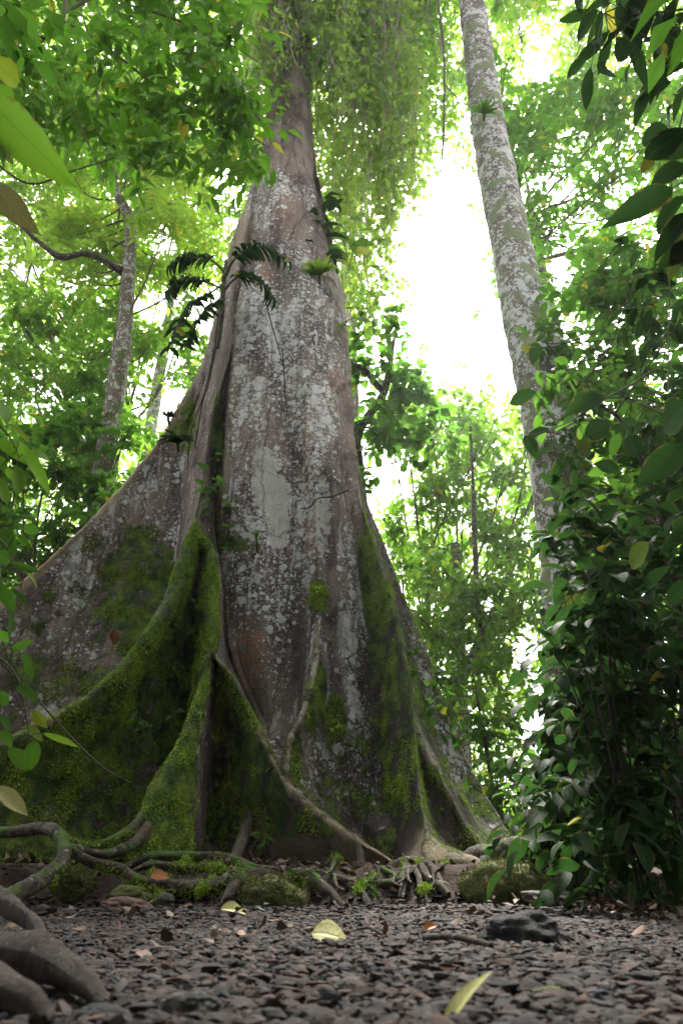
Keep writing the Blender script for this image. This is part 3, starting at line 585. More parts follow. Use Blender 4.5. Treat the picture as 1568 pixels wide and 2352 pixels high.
# extra small roots and rootlets over the bank
for i in range(26):
    u = RNG.uniform(170, 1040); v0 = RNG.uniform(1975, 2012); Y0 = 5.2 - (v0 - 1975) / 40 * .35; du = RNG.normal() * 45; dv = RNG.uniform(28, 66)
    root([(u, v0, Y0), (u + du * .3 + RNG.normal() * 8, v0 + dv * .35, Y0 - .18), (u + du * .7 + RNG.normal() * 8, v0 + dv * .75, Y0 - .36), (u + du, v0 + dv, Y0 - .5)], [RNG.uniform(3, 7), RNG.uniform(3, 6), 3, 1.6], random.choice(['root', 'root', 'root_bare']), sides=8)
# ================================================================ GROUND
def H(x, y):
    x = np.asarray(x, float); y = np.asarray(y, float)
    edge = 4.55 + .12 * np.sin(x * 2.3) + .25 * sm(x, .9, 1.9) * 2.6 - .5 * sm(-x, 1.4, 2.6)
    led = .2 * sm(y, edge, edge + .45) * (1 - .45 * sm(x, 1., 2.2))
    far = .25 * sm(y, 9, 20) + .06 * np.abs(x) * sm(y, 6, 12) * .5
    return led + far + .012 * np.sin(x * 3.1 + y * 2.2) * np.sin(y * 2.9 - x)
gx = np.concatenate([[-160, -90, -50, -30, -20], np.linspace(-14, -5, 24), np.linspace(-4.9, 4.9, 190), np.linspace(5, 14, 24), [20, 30, 50, 90, 160]])
gy = np.concatenate([[-60, -30, -15, -6, -3], np.linspace(-1, .6, 12), np.linspace(.7, 7, 190), np.linspace(7.2, 16, 50), [20, 28, 40, 60, 100, 180, 320]])
X, Y = np.meshgrid(gx, gy); Z = H(X, Y)
for i in range(X.shape[0]):
    for j in range(X.shape[1]):
        x, y = X[i, j], Y[i, j]
        if abs(x) < 6 and 0 < y < 9:
            n = noise.noise(Vector((x * 3, y * 3, 1))) * .02 + noise.noise(Vector((x * 11, y * 11, 3))) * .012 * (1 + 2.5 * (Z[i, j] > .05))
            Z[i, j] += n * (.3 if Z[i, j] < .06 else 1.) - (.006 if Z[i, j] < .06 else 0)
ny, nx = X.shape; ii, jj = np.meshgrid(np.arange(ny - 1), np.arange(nx - 1), indexing='ij')
mb = MB(); mb.add(np.stack([X, Y, Z], -1).reshape(-1, 3), np.stack([ii * nx + jj, ii * nx + jj + 1, (ii + 1) * nx + jj + 1, (ii + 1) * nx + jj], -1).reshape(-1, 4))
o = mb.build('ground', M['soil'], None, loc=np.zeros(3)); tag(o, kind='structure')
# ---- gravel: real stones
def ico(sub):
    import bmesh
    b = bmesh.new(); bmesh.ops.create_icosphere(b, subdivisions=sub, radius=1)
    v = np.array([x.co[:] for x in b.verts]); f = np.array([[q.index for q in p.verts] for p in b.faces]); b.free(); return v, f
def stones(mb, pos, size, sub, tone):
    n = len(pos); v0, f0 = ico(sub); nv = 12; variants = []
    for s in range(nv):
        v = v0.copy()
        for a in range(len(v)):
            d = v[a]; r = 1 + .55 * noise.noise(Vector(d * 1.1) + Vector((s * 9.1, 0, 0))) + .25 * noise.noise(Vector(d * 2.9) + Vector((0, s * 5, 0)))
            v[a] = d * r
        # chip flat facets
        for q in range(5):
            nrm_ = nrm(RNG.normal(size=3)); lim = RNG.uniform(.52, .82); dd = v @ nrm_; v -= np.maximum(dd - lim, 0)[:, None] * nrm_
        variants.append(v)
    vs = np.array(variants)[RNG.integers(0, nv, n)]
    a = RNG.random(n) * 2 * PI; ca, sa = np.cos(a), np.sin(a)
    sc = np.stack([RNG.uniform(.7, 1.35, n), RNG.uniform(.6, 1., n), RNG.uniform(.3, .62, n)], -1) * size[:, None]
    vs = vs * sc[:, None]
    tx = RNG.normal(size=n) * .25
    y2 = vs[..., 1] * np.cos(tx)[:, None] - vs[..., 2] * np.sin(tx)[:, None]; z2 = vs[..., 1] * np.sin(tx)[:, None] + vs[..., 2] * np.cos(tx)[:, None]
    out = np.stack([vs[..., 0] * ca[:, None] - y2 * sa[:, None], vs[..., 0] * sa[:, None] + y2 * ca[:, None], z2], -1) + pos[:, None]
    mb.add(out.reshape(-1, 3), (f0[None] + (np.arange(n) * len(v0))[:, None, None]).reshape(-1, 3), np.repeat(tone, len(v0), 0))
def tones(n):
    t = RNG.normal(.46, .15, n); warm = RNG.normal(0, .05, n) + (RNG.random(n) < .10) * .14
    c = np.stack([t + warm * 1.3, t, t - warm * .6 + .012], -1); return np.clip(c, .08, 1.15)
def scatter(n, y0, y1, half=.62, pw=1.):
    y = y0 + (y1 - y0) * RNG.random(n * 2) ** pw; x = RNG.uniform(-1, 1, n * 2) * (half * y + .12)
    k = RNG.random(n * 2) < (half * y + .12) / (half * y1 + .12); x, y = x[k][:n], y[k][:n]; return x, y
mb = MB()
for (n, y0, y1, s0, s1, sub) in ((4200, .55, 1.6, .008, .022, 2), (9000, .55, 1.6, .004, .010, 1), (17000, 1.5, 3.2, .007, .022, 1), (24000, 3.2, 7.4, .008, .030, 1)):
    x, y = scatter(n, y0, y1); sz = s0 + (s1 - s0) * RNG.random(len(x)) ** 1.9
    z = H(x, y); keep = (z < .10) | (RNG.random(len(x)) < .12); x, y, z, sz = x[keep], y[keep], z[keep], sz[keep]
    stones(mb, np.stack([x, y, z + sz * .18], -1), sz, sub, tones(len(x)))
o = mb.build('gravel', M['stone'], None, False, loc=np.zeros(3)); tag(o, kind='stuff')
# ---- rocks
def rock(name, u, v, w_px, h_px, Y, m, label, depth=.7, group=None, seed=0, sub=5, rough=.25, ang=0., sink=.25):
    c = P(u, v, Y); k = mpp(u, v, Y); z0 = float(H(c[0], c[1]))
    v0, f0 = ico(sub); vv = v0.copy()
    for a in range(len(vv)):
        d = Vector(v0[a]); vv[a] = v0[a] * (1 + rough * noise.noise(d * 1.2 + Vector((seed, 0, 0))) + rough * .5 * noise.noise(d * 3.1 + Vector((0, seed, 0))) + .04 * noise.noise(d * 11))
    rx = w_px * k / 2; rz = h_px * k * .5 / (1 - sink * .5); vv *= np.array([rx, rx * depth, rz])
    ca, sa = math.cos(ang), math.sin(ang); x = vv[:, 0] * ca - vv[:, 2] * sa; zq = vv[:, 0] * sa + vv[:, 2] * ca; vv[:, 0] = x; vv[:, 2] = zq
    vv += c; mb = MB(); mb.add(vv, f0); o = mb.build(name, M[m], None); tag(o, label, 'rock', group); return o
rock('mossy_boulder', 1155, 2040, 195, 100, 4.75, 'rock_moss', 'rounded boulder covered in moss at the right end of the tree roots', seed=1.3, rough=.14)
rock('flat_stone', 1285, 2068, 165, 36, 4.5, 'rock', 'flat pale grey stone lying just right of the mossy boulder', seed=3.1, ang=-.08)
rock('dark_rock', 1200, 2148, 200, 78, 1.95, 'rock_black', 'big blackish rock lying blurred in the gravel on the right', seed=5.2, rough=.3)
rock('mossy_rock', 628, 2060, 150, 72, 4.42, 'rock_moss', 'sloping rock with moss on top, wedged under the roots in the middle', seed=8.8, ang=-.22, rough=.2)
rock('reddish_stone', 292, 2082, 120, 36, 3.9, 'rock_red', 'long reddish stone slab at the path edge on the left', seed=2.2, ang=-.12)
rock('moss_lump', 165, 2032, 90, 60, 4.2, 'rock_moss', 'small moss covered lump behind the looping root', seed=4.2)
rock('mossy_stone', 300, 2060, 95, 40, 4.3, 'rock_moss', 'low greenish stone behind the reddish slab', seed=6.1)
rock('dark_stone', 225, 2350, 150, 60, 1.0, 'rock_black', 'dark blurred stone at the bottom left edge', seed=7.7)
rock('brown_stone', 440, 2310, 130, 52, 1.05, 'rock', 'large grey brown stone among foreground gravel at left', seed=9.7)
rock('black_stone', 985, 2285, 120, 44, 1.18, 'rock_black', 'black wet stone in the foreground gravel, behind the yellow leaf', seed=11.7)
rock('moss_spotted_stone', 1270, 2290, 110, 36, 1.2, 'rock_moss', 'flat stone with a moss patch in the right foreground', seed=12.7)
rock('grey_pebble', 380, 2064, 40, 22, 4.2, 'rock', 'small grey pebble between the reddish slab and the long root', seed=13, sub=3)
rock('round_pebble', 98, 2090, 32, 20, 3.6, 'rock', 'round grey pebble near the left edge beside the root', seed=14, sub=3)
def fuzz(o, n, L):
    me = o.data; V = np.array([v.co[:] for v in me.vertices]); N = np.array([v.normal[:] for v in me.vertices]); i = RNG.integers(0, len(V), n); i = i[N[i, 2] > -.1]; n = len(i)
    mb = MB(); mb_p = V[i] + RNG.normal(size=(n, 3)) * .012 * np.array([1, 1, .3])
    leafset(mb, mb_p, N[i] * .9 + RNG.normal(size=(n, 3)) * .5, rdir(n), RNG.uniform(.5, 1.2, n) * L, L * .35, TINY)
    q = mb.build('moss', M['boulder_moss'], o, loc=np.zeros(3)); q.data.transform(__import__('mathutils').Matrix.Translation(o.location)); q['kind'] = 'stuff'
M['boulder_moss'] = leaf_mat('boulder_moss', (.05, .055, .014), (.15, .15, .045), (.08, .09, .02), gloss=.8, tmix=.2, spec=.1)
for o_ in list(COL.objects):
    if o_.name in ('mossy_boulder', 'mossy_rock', 'moss_lump'): fuzz(o_, 6000 if o_.name == 'mossy_boulder' else 2500, .02)
for i_, o_ in enumerate([o_ for o_ in COL.objects if o_.parent == kap and o_.name.startswith('root')]):
    V_ = np.array([v.co[:] for v in o_.data.vertices]) + np.array(o_.location) + np.array(kap.location)
    if V_[:, 1].min() < 3.2 or RNG.random() < .35: continue
    me = o_.data; N_ = np.array([v.normal[:] for v in me.vertices]); g_ = np.array([noise.noise(Vector(p * 3.3)) for p in V_]); ok = np.where((N_[:, 2] > .1) & (g_ > .02))[0]
    if len(ok) < 8: continue
    q = RNG.choice(ok, 260 + 6 * len(ok)); n = len(q); mb = MB()
    leafset(mb, V_[q] + RNG.normal(size=(n, 3)) * .014, N_[q] * .9 + RNG.normal(size=(n, 3)) * .5, rdir(n), RNG.uniform(.010, .024, n), .009, TINY, np.stack([RNG.uniform(.1, .75, n), np.zeros(n), RNG.random(n)], -1))
    c_ = mb.build('moss', M['moss'], None, loc=np.zeros(3)); c_.parent = o_; c_.location = -(o_.location + kap.location); c_['kind'] = 'stuff'
# ---- fallen leaves
def leafobj(name, p, d, n, L, W, color, label, shape=LONG, curl=None):
    mb = MB(); leafset(mb, np.array([p]), np.array([d], float), np.array([n], float), np.array([L]), np.array([W]), shape if curl is None else leaf_template(8, 'oval', curl, .35, .01), np.array([[.5, 0, .5]]))
    o = mb.build(name, color, None); tag(o, label, 'leaf'); return o
M['dry_yellow'] = leaf_mat('dry_yellow', (.42, .40, .12), (.62, .60, .25), (.3, .3, .08), tmix=.2, gloss=.5)
M['dry_brown'] = leaf_mat('dry_brown', (.10, .045, .02), (.22, .10, .04), (.15, .05, .01), tmix=.2, gloss=.5)
M['dry_orange'] = leaf_mat('dry_orange', (.28, .09, .02), (.4, .14, .03), (.4, .12, .01), tmix=.3, gloss=.5)
def onground(u, v, dz=.012): p = G(u, v); return np.array([p[0], p[1], float(H(p[0], p[1])) + dz])
leafobj('fallen_leaf', P(1015, 2375, .95), (.5, .1, .62), (-.85, -.45, .25), .094, .024, M['dry_yellow'], 'long pale yellow leaf standing up at the bottom edge of the picture')
leafobj('fallen_leaf', onground(715, 2168, .02), (.9, -.1, .05), (0, -.75, .8), .10, .085, M['dry_yellow'], 'broad pale yellow leaf lying in the middle of the gravel', curl=.1)
leafobj('fallen_leaf', P(345, 2012, 4.5), (1, 0, .15), (0, -.7, .7), .11, .08, M['dry_orange'], 'orange brown dead leaf caught on the long root at left', curl=.2)
leafobj('fallen_leaf', onground(505, 2110, .03), (1, 0, .1), (0, -.7, .9), .11, .06, M['dry_yellow'], 'yellow and brown leaf on the gravel below the long root', curl=.3)
leafobj('fallen_leaf', P(268, 1446, 7.1), (-.1, 0, -1), (0, -1, .2), .16, .11, M['dry_brown'], 'dead red leaf stuck on the rear left buttress', curl=.3)
leafobj('fallen_leaf', onground(975, 2155, .02), (.8, .2, .4), (0, -.7, .7), .045, .028, M['dry_orange'], 'curled rust coloured leaf in the gravel left of the dark rock', curl=.4)
leafobj('fallen_leaf', onground(1330, 2075, .05), (.1, .1, 1), (0, -1, .1), .14, .08, M['leaf_vine'], 'pale green leaf propped upright behind the flat stone', curl=.2)
# leaf litter (countless): right side under the shrubs and on the ledge
mb = MB(); n = 5200
x = np.concatenate([RNG.uniform(1.1, 4.2, 3600), RNG.uniform(-3.6, 1.2, 1100), RNG.uniform(-1.2, 1.6, 160)]); y = np.concatenate([RNG.uniform(3.0, 7.5, 3600), RNG.uniform(4.7, 6.6, 1100), RNG.uniform(1.6, 4.5, 160)])
kx = (x[:3600] > .28 * y[:3600]); keep = np.concatenate([kx, np.ones(1260, bool)]); x, y = x[keep], y[keep]; n = len(x)
h = np.stack([RNG.random(n), np.zeros(n), RNG.random(n)], -1); t = RNG.uniform(.25, .75, n)
mb.keepb = 1
h = np.stack([t * RNG.uniform(.9, 1.5, n), t, t * RNG.uniform(.5, 1., n)], -1)
leafset(mb, np.stack([x, y, H(x, y) + RNG.uniform(.005, .05, n)], -1), rdir(n) * np.array([1, 1, .35]), np.array([0, 0, 1.]) + RNG.normal(size=(n, 3)) * .5, RNG.uniform(.03, .11, n) * np.where(y < 4, .5, 1), RNG.uniform(.02, .05, n), MID, h)
o = mb.build('leaf_litter', M['litter'], None, loc=np.zeros(3)); tag(o, kind='stuff')
# twigs on the gravel
for i, (u, v, u2, v2, r, lab) in enumerate(((700, 2140, 800, 2150, 4, 'thin dark stick left of the rust coloured leaf'), (820, 2140, 880, 2160, 3, 'thin stick just right of the yellow leaf'), (975, 2180, 1130, 2205, 7, 'thick dark stick below the big dark rock'), (1320, 2150, 1330, 2195, 4, 'short stick standing right of the dark rock'), (1400, 2215, 1520, 2228, 3, 'thin stick in the right foreground gravel'))):
    a, b = onground(u, v, .012), onground(u2, v2, .012); mid = (a + b) / 2 + np.array([0, 0, .01]); mb = MB(); tube(mb, [a, mid, b], [mpp(u, v, a[1]) * r] * 3, 6, 9, .3)
    o = mb.build('fallen_stick', M['root_bare'], None); tag(o, lab, 'stick')
# ================================================================ VEGETATION
HOLES = [(1022, 625, 106, 226), (1075, 800, 85, 90), (960, 560, 60, 120), (1030, 400, 30, 90), (1225, 135, 46, 50), (1290, 600, 40, 46), (1340, 770, 26, 34), (1250, 80, 22, 24),
         (515, 410, 45, 45), (60, 622, 42, 22), (170, 655, 34, 18), (380, 930, 36, 50), (350, 700, 50, 40), (360, 860, 26, 40), (470, 700, 20, 60), (1245, 1690, 55, 80), (1490, 1490, 50, 70), (900, 1120, 40, 40), (880, 1060, 24, 40), (1210, 1480, 30, 50), (240, 690, 20, 14), (380, 560, 22, 26), (1400, 1300, 26, 36), (1150, 960, 10, 60), (1120, 1380, 16, 20), (1230, 1590, 26, 40)]
def inhole(p, k=1.):
    u, v = proj(p); u = np.atleast_1d(u); v = np.atleast_1d(v); r = np.zeros(len(u), bool)
    for a, b, c, d in HOLES: r |= ((u - a) / (c * k)) ** 2 + ((v - b) / (d * k)) ** 2 < 1
    return r
def rc(u0, v0, u1, v1, Y0, Y1, n, r):
    out = []; m = max(1, int(round(math.sqrt(n * (u1 - u0) / (v1 - v0))))); q = max(1, int(round(n / m)))
    for i in range(m):
        for j in range(q):
            u = u0 + (i + RNG.uniform(.1, .9)) * (u1 - u0) / m; v = v0 + (j + RNG.uniform(.1, .9)) * (v1 - v0) / q
            Yc = RNG.uniform(Y0, Y1)
            if not inhole(P(u, v, Yc), .9)[0]: out.append((u, v, Yc, r * RNG.uniform(.75, 1.25)))
    return out
def crown(parent, clumps, Lpx, asp, tpl, lmat, tmat, trunk=None, dens=1.6, m=9, sag=.3, yellow=.02, tone=None, twl=5., stems=True, down=.35, holes=True, bmat=None, br=None, name='crown', spread=1., jitter=.35, flat=.75, cut=None):
    fb, sb = MB(), MB()
    for (u, v, Yc, rp) in clumps:
        c = P(u, v, Yc); k = mpp(u, v, Yc); R = rp * k; L = Lpx * k
        nl = dens * PI * rp * rp / (Lpx * Lpx * asp * .42); nt_ = max(2, int(nl / m))
        d = rdir(nt_) * (RNG.random((nt_, 1)) ** .45); S = c + d * R * np.array([1, 1, flat])
        D = nrm(d * .8 + rdir(nt_) * .7 + np.array([0, 0, .1])); Lt = L * twl * RNG.uniform(.6, 1.2, nt_) * .5
        S = S - D * Lt[:, None] * .5
        if holes:
            keep = ~inhole(S + D * Lt[:, None] * .5) | (RNG.random(nt_) < .05); S, D, Lt = S[keep], D[keep], Lt[keep]
        if cut is not None and len(S):
            uu, vv = proj(S + D * Lt[:, None] * .5); keep = ~cut(uu, vv); S, D, Lt = S[keep], D[keep], Lt[keep]
        if len(S): sprays(fb, S, D, Lt, m, L, asp, tpl, sag, jitter, sb if stems else None, max(.0016, L * .014), yellow, None if tone is None else tone + RNG.normal() * .08, down, spread)
        if trunk is not None:
            T = trunk; i = int(np.argmin(RNG.random(len(T)) * 2.2 + np.linalg.norm(T - c, axis=1) + np.maximum(T[:, 2] - c[2] + .3 * R, 0) * 2)); a = T[i]
            mid = a * .5 + c * .5 + np.array([0, 0, -.1 * np.linalg.norm(c - a)]) + RNG.normal(size=3) * .08 * np.linalg.norm(c - a)
            r0 = (br or .02) * (0.6 + .1 * np.linalg.norm(c - a)); bm = MB()
            pts_ = [a, mid, c, c + (c - mid) * .3]
            if not inhole(np.array([mid, c]), .8).any():
                bfork = bm; tube(bm, pts_, [r0, r0 * .7, r0 * .4, r0 * .12], 6, 14, .25, freq=4.)
            # forks
            for q in range(3 if not inhole(np.array([mid, c]), .8).any() else 0):
                e = c + rdir(1)[0] * R * .9
                if stems and not inhole(e)[0]: tube(bm, [mid * .4 + c * .6, (c + e) / 2 + RNG.normal(size=3) * .05, e], [r0 * .35, r0 * .22, r0 * .08], 4, 8, 0, caps=False)
            if bm.n: bm.build('branch', bmat or tmat, parent)
    if fb.n: fb.build(name, lmat, parent)
    if stems and sb.n: sb.build('twigs', tmat, parent)
def trunk_of(parent, pts, rpx, m, sides=14, rough=.12, name='trunk', n=None, freq=2.2):
    ps = rt(pts); rr = [mpp(*p) * r for p, r in zip(pts, np.interp(np.linspace(0, 1, len(pts)), np.linspace(0, 1, len(rpx)), rpx))]
    mb = MB(); tube(mb, ps, rr, sides, n or (len(ps) - 1) * 8 + 1, rough, random.random() * 9, freq=freq); mb.build(name, m, parent); return spline(ps, 40)
def toground(p): q = P(*p); return q, float(H(q[0], q[1]))
def newtree(name, label, cat, base, group=None):
    return thing(name, (base[0], base[1], float(H(base[0], base[1]))), label, cat, group)
def vert_trunk(x, y, r, h, m, parent, lean=(0, 0), sides=12, seed=0):
    z0 = float(H(x, y)); ps = [(x, y, z0 - .1), (x + lean[0] * .3 + .05 * math.sin(seed), y + lean[1] * .3, z0 + h * .33), (x + lean[0] * .6 - .08 * math.sin(seed * 2), y + lean[1] * .6, z0 + h * .66), (x + lean[0], y + lean[1], z0 + h)]
    mb = MB(); tube(mb, ps, [r * 1.35, r, r * .75, r * .1], sides, 40, .12, seed, freq=2.); mb.build('trunk', m, parent); return spline(ps, 40)
def treeY(u, v, Y): q = P(u, v, Y); return q[0], q[1]
# ---- the tall pale tree on the right
base = P(1300, 1950, 9.0)
t = newtree('tall_tree', 'tall straight tree with white blotched bark, second thickest trunk, on the right', 'tree', base)
TP = [(1345,2010,9.0),(1332,1800,9.0),(1318,1500,9.0),(1302,1246,9.0),(1281,1096,9.0),(1250,930,9.0),(1207,746,9.0),(1180,600,9.0),(1140,400,9.0),(1115,250,9.0),(1090,60,9.0),(1082,0,9.0),(1060,-200,9.0)]
tr = trunk_of(t, TP, [84,76,68,64,60,55,50,46,42,37,31,28,24], M['bark_pale'], 32, .10, n=160, freq=3.)
for (pts, r) in (([(1330,1700,8.9),(1250,1850,8.5),(1170,1960,8.1),(1120,2010,8.0)], [30,20,16,8]), ([(1340,1650,8.7),(1330,1850,8.1),(1310,1990,7.6)], [40,28,14]), ([(1360,1700,9),(1440,1860,9),(1520,1990,9)], [34,22,12])):
    trunk_of(t, pts, r, M['bark_dark'], 10, .2, 'buttress')
crown(t, rc(960, -260, 1320, -60, 9, 12, 7, 110), 26, .5, TINY, M['leaf_bright'], M['twig'], tr, 1.3, br=.05)
# ---- leafy tree left, thin spotted trunk with an elbow branch
base = P(205, 1990, 10.)
t = newtree('slender_tree', 'slender mossy trunk at left with one bare elbow branch reaching left', 'tree', base)
tr = trunk_of(t, [(150,1700,10.),(180,1500,10.),(208,1300,10.),(228,1150,10.),(250,1000,10.),(272,870,10.),(288,750,10.),(296,620,10.),(300,520,10.),(283,470,9.9),(262,425,9.8),(270,330,9.8),(290,200,9.8)], [24,23,24,24,22,20,17,15,13,11,9,7,5], M['bark_mossy'], 16, .14, n=110, freq=5.)
trunk_of(t, [(292,630,10.),(262,612,9.9),(225,590,9.8),(190,583,9.7),(140,590,9.6),(95,560,9.5),(50,520,9.4)], [9,9,8,7,8,6,4], M['bark_dark'], 9, .25, 'branch')
trunk_of(t, [(298,530,10.),(312,495,10.),(335,450,10.1),(345,400,10.2)], [8,6,4,3], M['bark_mossy'], 8, .2, 'branch')
crown(t, rc(0, 520, 300, 700, 9.6, 11, 5, 60) + rc(120, 290, 520, 620, 9, 11, 16, 85) + rc(120, 150, 420, 300, 9, 11, 5, 85), 26, .34, TINY, M['leaf_yellow'], M['twig'], tr, 1.0, m=14, twl=8, sag=.25, br=.03, yellow=.04, spread=1.3, down=.1, jitter=.18)
t = newtree('vine_clad_tree', 'thin vine covered trunk just left of the slender mossy one', 'tree', P(215, 1990, 11))
tr = trunk_of(t, [(165,1700,11.),(190,1400,11.),(225,1130,11.),(243,980,11.),(262,830,11.),(280,700,11.),(290,500,11.)], [14,13,12,11,10,8,5], M['bark_mossy'], 9, .2, n=60)
crown(t, rc(190, 850, 265, 1200, 10.6, 11.1, 9, 42), 22, .8, MID, M['leaf_mid'], M['twig_green'], None, 1.6, yellow=.02, tone=.2, down=.9)
crown(t, rc(150, 650, 460, 860, 11, 12.5, 9, 70), 22, .45, TINY, M['leaf_bright'], M['twig'], tr, 1.1, br=.03)
# ---- canopy hanging in from the upper left, close to the camera
bx = np.array([-4.4, .6, 0.])
t = newtree('canopy_tree', 'overhanging tree whose long toothed leaves fill the upper left corner', 'tree', bx)
cutr = lambda u, v: (u > 600 + .0 * v) | ((v > 440 - .00 * u) & (RNG.random(len(u)) < .8)) | ((u > 560) & (v < 190) & (RNG.random(len(u)) < .6)) | ((u < 260) & (v > 330) & (RNG.random(len(u)) < .7))
tr = vert_trunk(bx[0], bx[1], .16, 7., M['bark_dark'], t, (-.3, .6), seed=2)
bigc = [(P(0, 0, 1) * 0 + np.array(c)) for c in []]
def shade_clumps(t, boxes, L, n):  # unseen leaf clumps that keep sky light off gravel and trunk base
    fb, sb = MB(), MB()
    for (x, y, z, r) in boxes:
        c = np.array([x, y, z]); d = rdir(n) * (RNG.random((n, 1)) ** .45); S = c + d * r * np.array([1, 1, .35]); D = nrm(rdir(n) * np.array([1, 1, .4]))
        sprays(fb, S, D, L * 3., 7, L, .45, TINY, .3, .35, sb, .004, .03, None, .35)
    fb.build('crown', M['leaf_mid'], t); sb.build('twigs', M['twig'], t)
shade_clumps(t, [(-.8, -.8, 5.4, 1.4), (-2., -.2, 5.8, 1.4), (-1.2, -2.6, 5.4, 1.5), (-2.8, -1., 5.4, 1.4), (-3.4, 1.6, 5.6, 1.2), (-.4, -3.6, 5., 1.5), (-3.5, .5, 6.3, 1.7), (-2.2, -1.2, 6.6, 1.8), (-3.8, -2.8, 6., 2.), (-.6, -3., 6.8, 2.), (-5.8, 1.5, 5.4, 1.7), (-6., 4., 5.5, 1.6), (-1., -.6, 7., 1.3), (-3.5, -4.5, 4.2, 2.), (-1.5, -5., 3.4, 2.), (-5.5, -2.5, 3.6, 2.), (-3., -5., 1.6, 1.8), (-.6, -5.4, 1.4, 1.8), (-6., -1., 2., 1.8), (-6.4, 1.5, 2.6, 1.6), (-3., -6.5, 5.5, 2.2), (-5.5, -5., 5.5, 2.2)], .3, 420)  # out of view, added to this tree to darken ground and buttresses
def limb(pts, r, nm='branch', m='twig', sides=7): return trunk_of(t, pts, r, M[m], sides, .2, nm)
limb([(-620,400,3.6),(-260,200,4.2),(-100,60,4.2),(0,28,4.2),(45,62,4.2),(78,84,4.2),(115,82,4.2),(142,52,4.2),(152,0,4.2),(160,-80,4.2)], [16,11,8,8,7,6,6,4,2])
limb([(142,48,4.2),(200,78,4.2),(260,120,4.2),(330,175,4.2),(400,225,4.2),(470,265,4.3),(560,305,4.4),(620,340,4.4)], [4,3.5,3,3,2.6,2,1.6,1])
limb([(150,30,4.2),(230,-10,4.2),(300,12,4.2),(400,44,4.2),(500,85,4.2),(590,140,4.3)], [3.4,3,2.5,2.2,1.8,1])
limb([(-60,330,4.2),(60,420,4.2),(160,395,4.3),(265,362,4.3)], [3,2.4,2,1.4]); limb([(0,-20,4.4),(100,130,4.4),(190,300,4.4),(240,420,4.4)], [3,2.6,2.2,1.4])
limb([(180,0,4.6),(215,130,4.6),(225,250,4.6),(230,350,4.6)], [2.4,2.2,2,1.2])
crown(t, rc(-60, -60, 590, 190, 3.9, 5.0, 26, 92) + rc(0, 190, 590, 330, 4.0, 5.0, 15, 80) + rc(330, 330, 585, 400, 4.2, 4.9, 5, 48) + [(600, 360, 4.4, 50), (612, 410, 4.3, 30), (560, 120, 4.4, 80), (540, 240, 4.3, 90), (30, 300, 4.4, 90)], 46, .33, LONG, M['leaf_canopy'], M['twig'], None, 1.15, m=9, sag=.45, yellow=.035, twl=6.5, down=.55, cut=cutr, spread=.8)
# ---- background forest, left and behind
def forest(name, label, x, y, r, h, barkm, leafm, clumps, Lpx, asp, dens=1.3, tpl=TINY, grp=None, tone=None, yellow=.02, lean=(0, 0), **kw):
    t = newtree(name, label, 'tree', (x, y), grp); tr = vert_trunk(x, y, r, h, M[barkm], t, lean, seed=x * 3.1)
    crown(t, clumps, Lpx, asp, tpl, M[leafm], M['twig'], tr, dens, yellow=yellow, tone=tone, br=.03, **kw); return t
x, y = treeY(60, 1900, 13)
forest('broadleaf_tree', 'leafy tree filling the gap at the left edge above the long buttress', x, y, .12, 8, 'bark_dark', 'leaf_bright', rc(-40, 690, 330, 1000, 12, 14, 16, 85), 25, .5, 1.5, yellow=.03)
x, y = treeY(120, 1900, 15)
forest('broadleaf_tree', 'pale green tree farther back at left, seen under the elbow branch', x, y, .15, 11, 'bark_mossy', 'leaf_yellow', rc(-40, 430, 460, 720, 14, 17, 14, 95), 22, .5, 1.1)
x, y = treeY(420, 1900, 16)
forest('broadleaf_tree', 'sunlit tree right behind the left shoulder of the giant trunk', x, y, .08, 13, 'bark_mossy', 'leaf_bright', rc(300, 380, 600, 1000, 14, 17, 20, 75), 21, .5, 1.1)
x, y = treeY(200, 1900, 18)
forest('high_tree', 'high tree whose light crown closes the sky at top left', x, y, .25, 22, 'bark_pale', 'leaf_yellow', rc(-60, -40, 620, 430, 15, 18, 30, 95), 22, .5, .95)
x, y = treeY(-40, 1850, 9.6)
t = forest('shrub_tree', 'dense dark green bush standing behind the sloping left buttress', x, y, .07, 4, 'bark_dark', 'leaf_mid', rc(-60, 960, 330, 1330, 9.0, 10.4, 22, 72), 26, .55, 1.9, tpl=MID, tone=.25)
# ---- behind and right of the giant
x, y = treeY(1010, 1900, 14)
forest('bushy_tree', 'bright bushy tree between the giant trunk and the tall pale one', x, y, .06, 4.2, 'bark_mossy', 'leaf_bright', rc(880, 900, 1250, 1300, 12, 14.5, 26, 75), 27, .42, 1.5, tpl=MID, yellow=.02, holes=True)
x, y = treeY(1045, 1880, 11)
t = newtree('crooked_tree', 'small crooked grey tree leaning right behind the rear buttress', 'tree', (x, y))
tr = trunk_of(t, [(1020,1900,11.),(1030,1700,11.),(1045,1590,11.),(1070,1540,11.),(1100,1475,11.),(1130,1420,11.),(1150,1370,11.),(1175,1300,11.)], [12,12,13,12,11,10,7,4], M['bark_mossy'], 10, .22)
trunk_of(t, [(1105,1470,11.),(1098,1400,11.),(1090,1250,11.1),(1085,1100,11.2),(1080,980,11.3)], [8,7,6,4,3], M['bark_dark'], 7, .15, 'branch')
crown(t, rc(930, 1280, 1260, 1640, 9.8, 11.6, 24, 66), 27, .45, MID, M['leaf_bright'], M['twig'], tr, 1.35, yellow=.03)
x, y = treeY(1060, 1880, 13)
t = newtree('mossy_stump_tree', 'short thick mossy trunk behind the crooked grey tree', 'tree', (x, y))
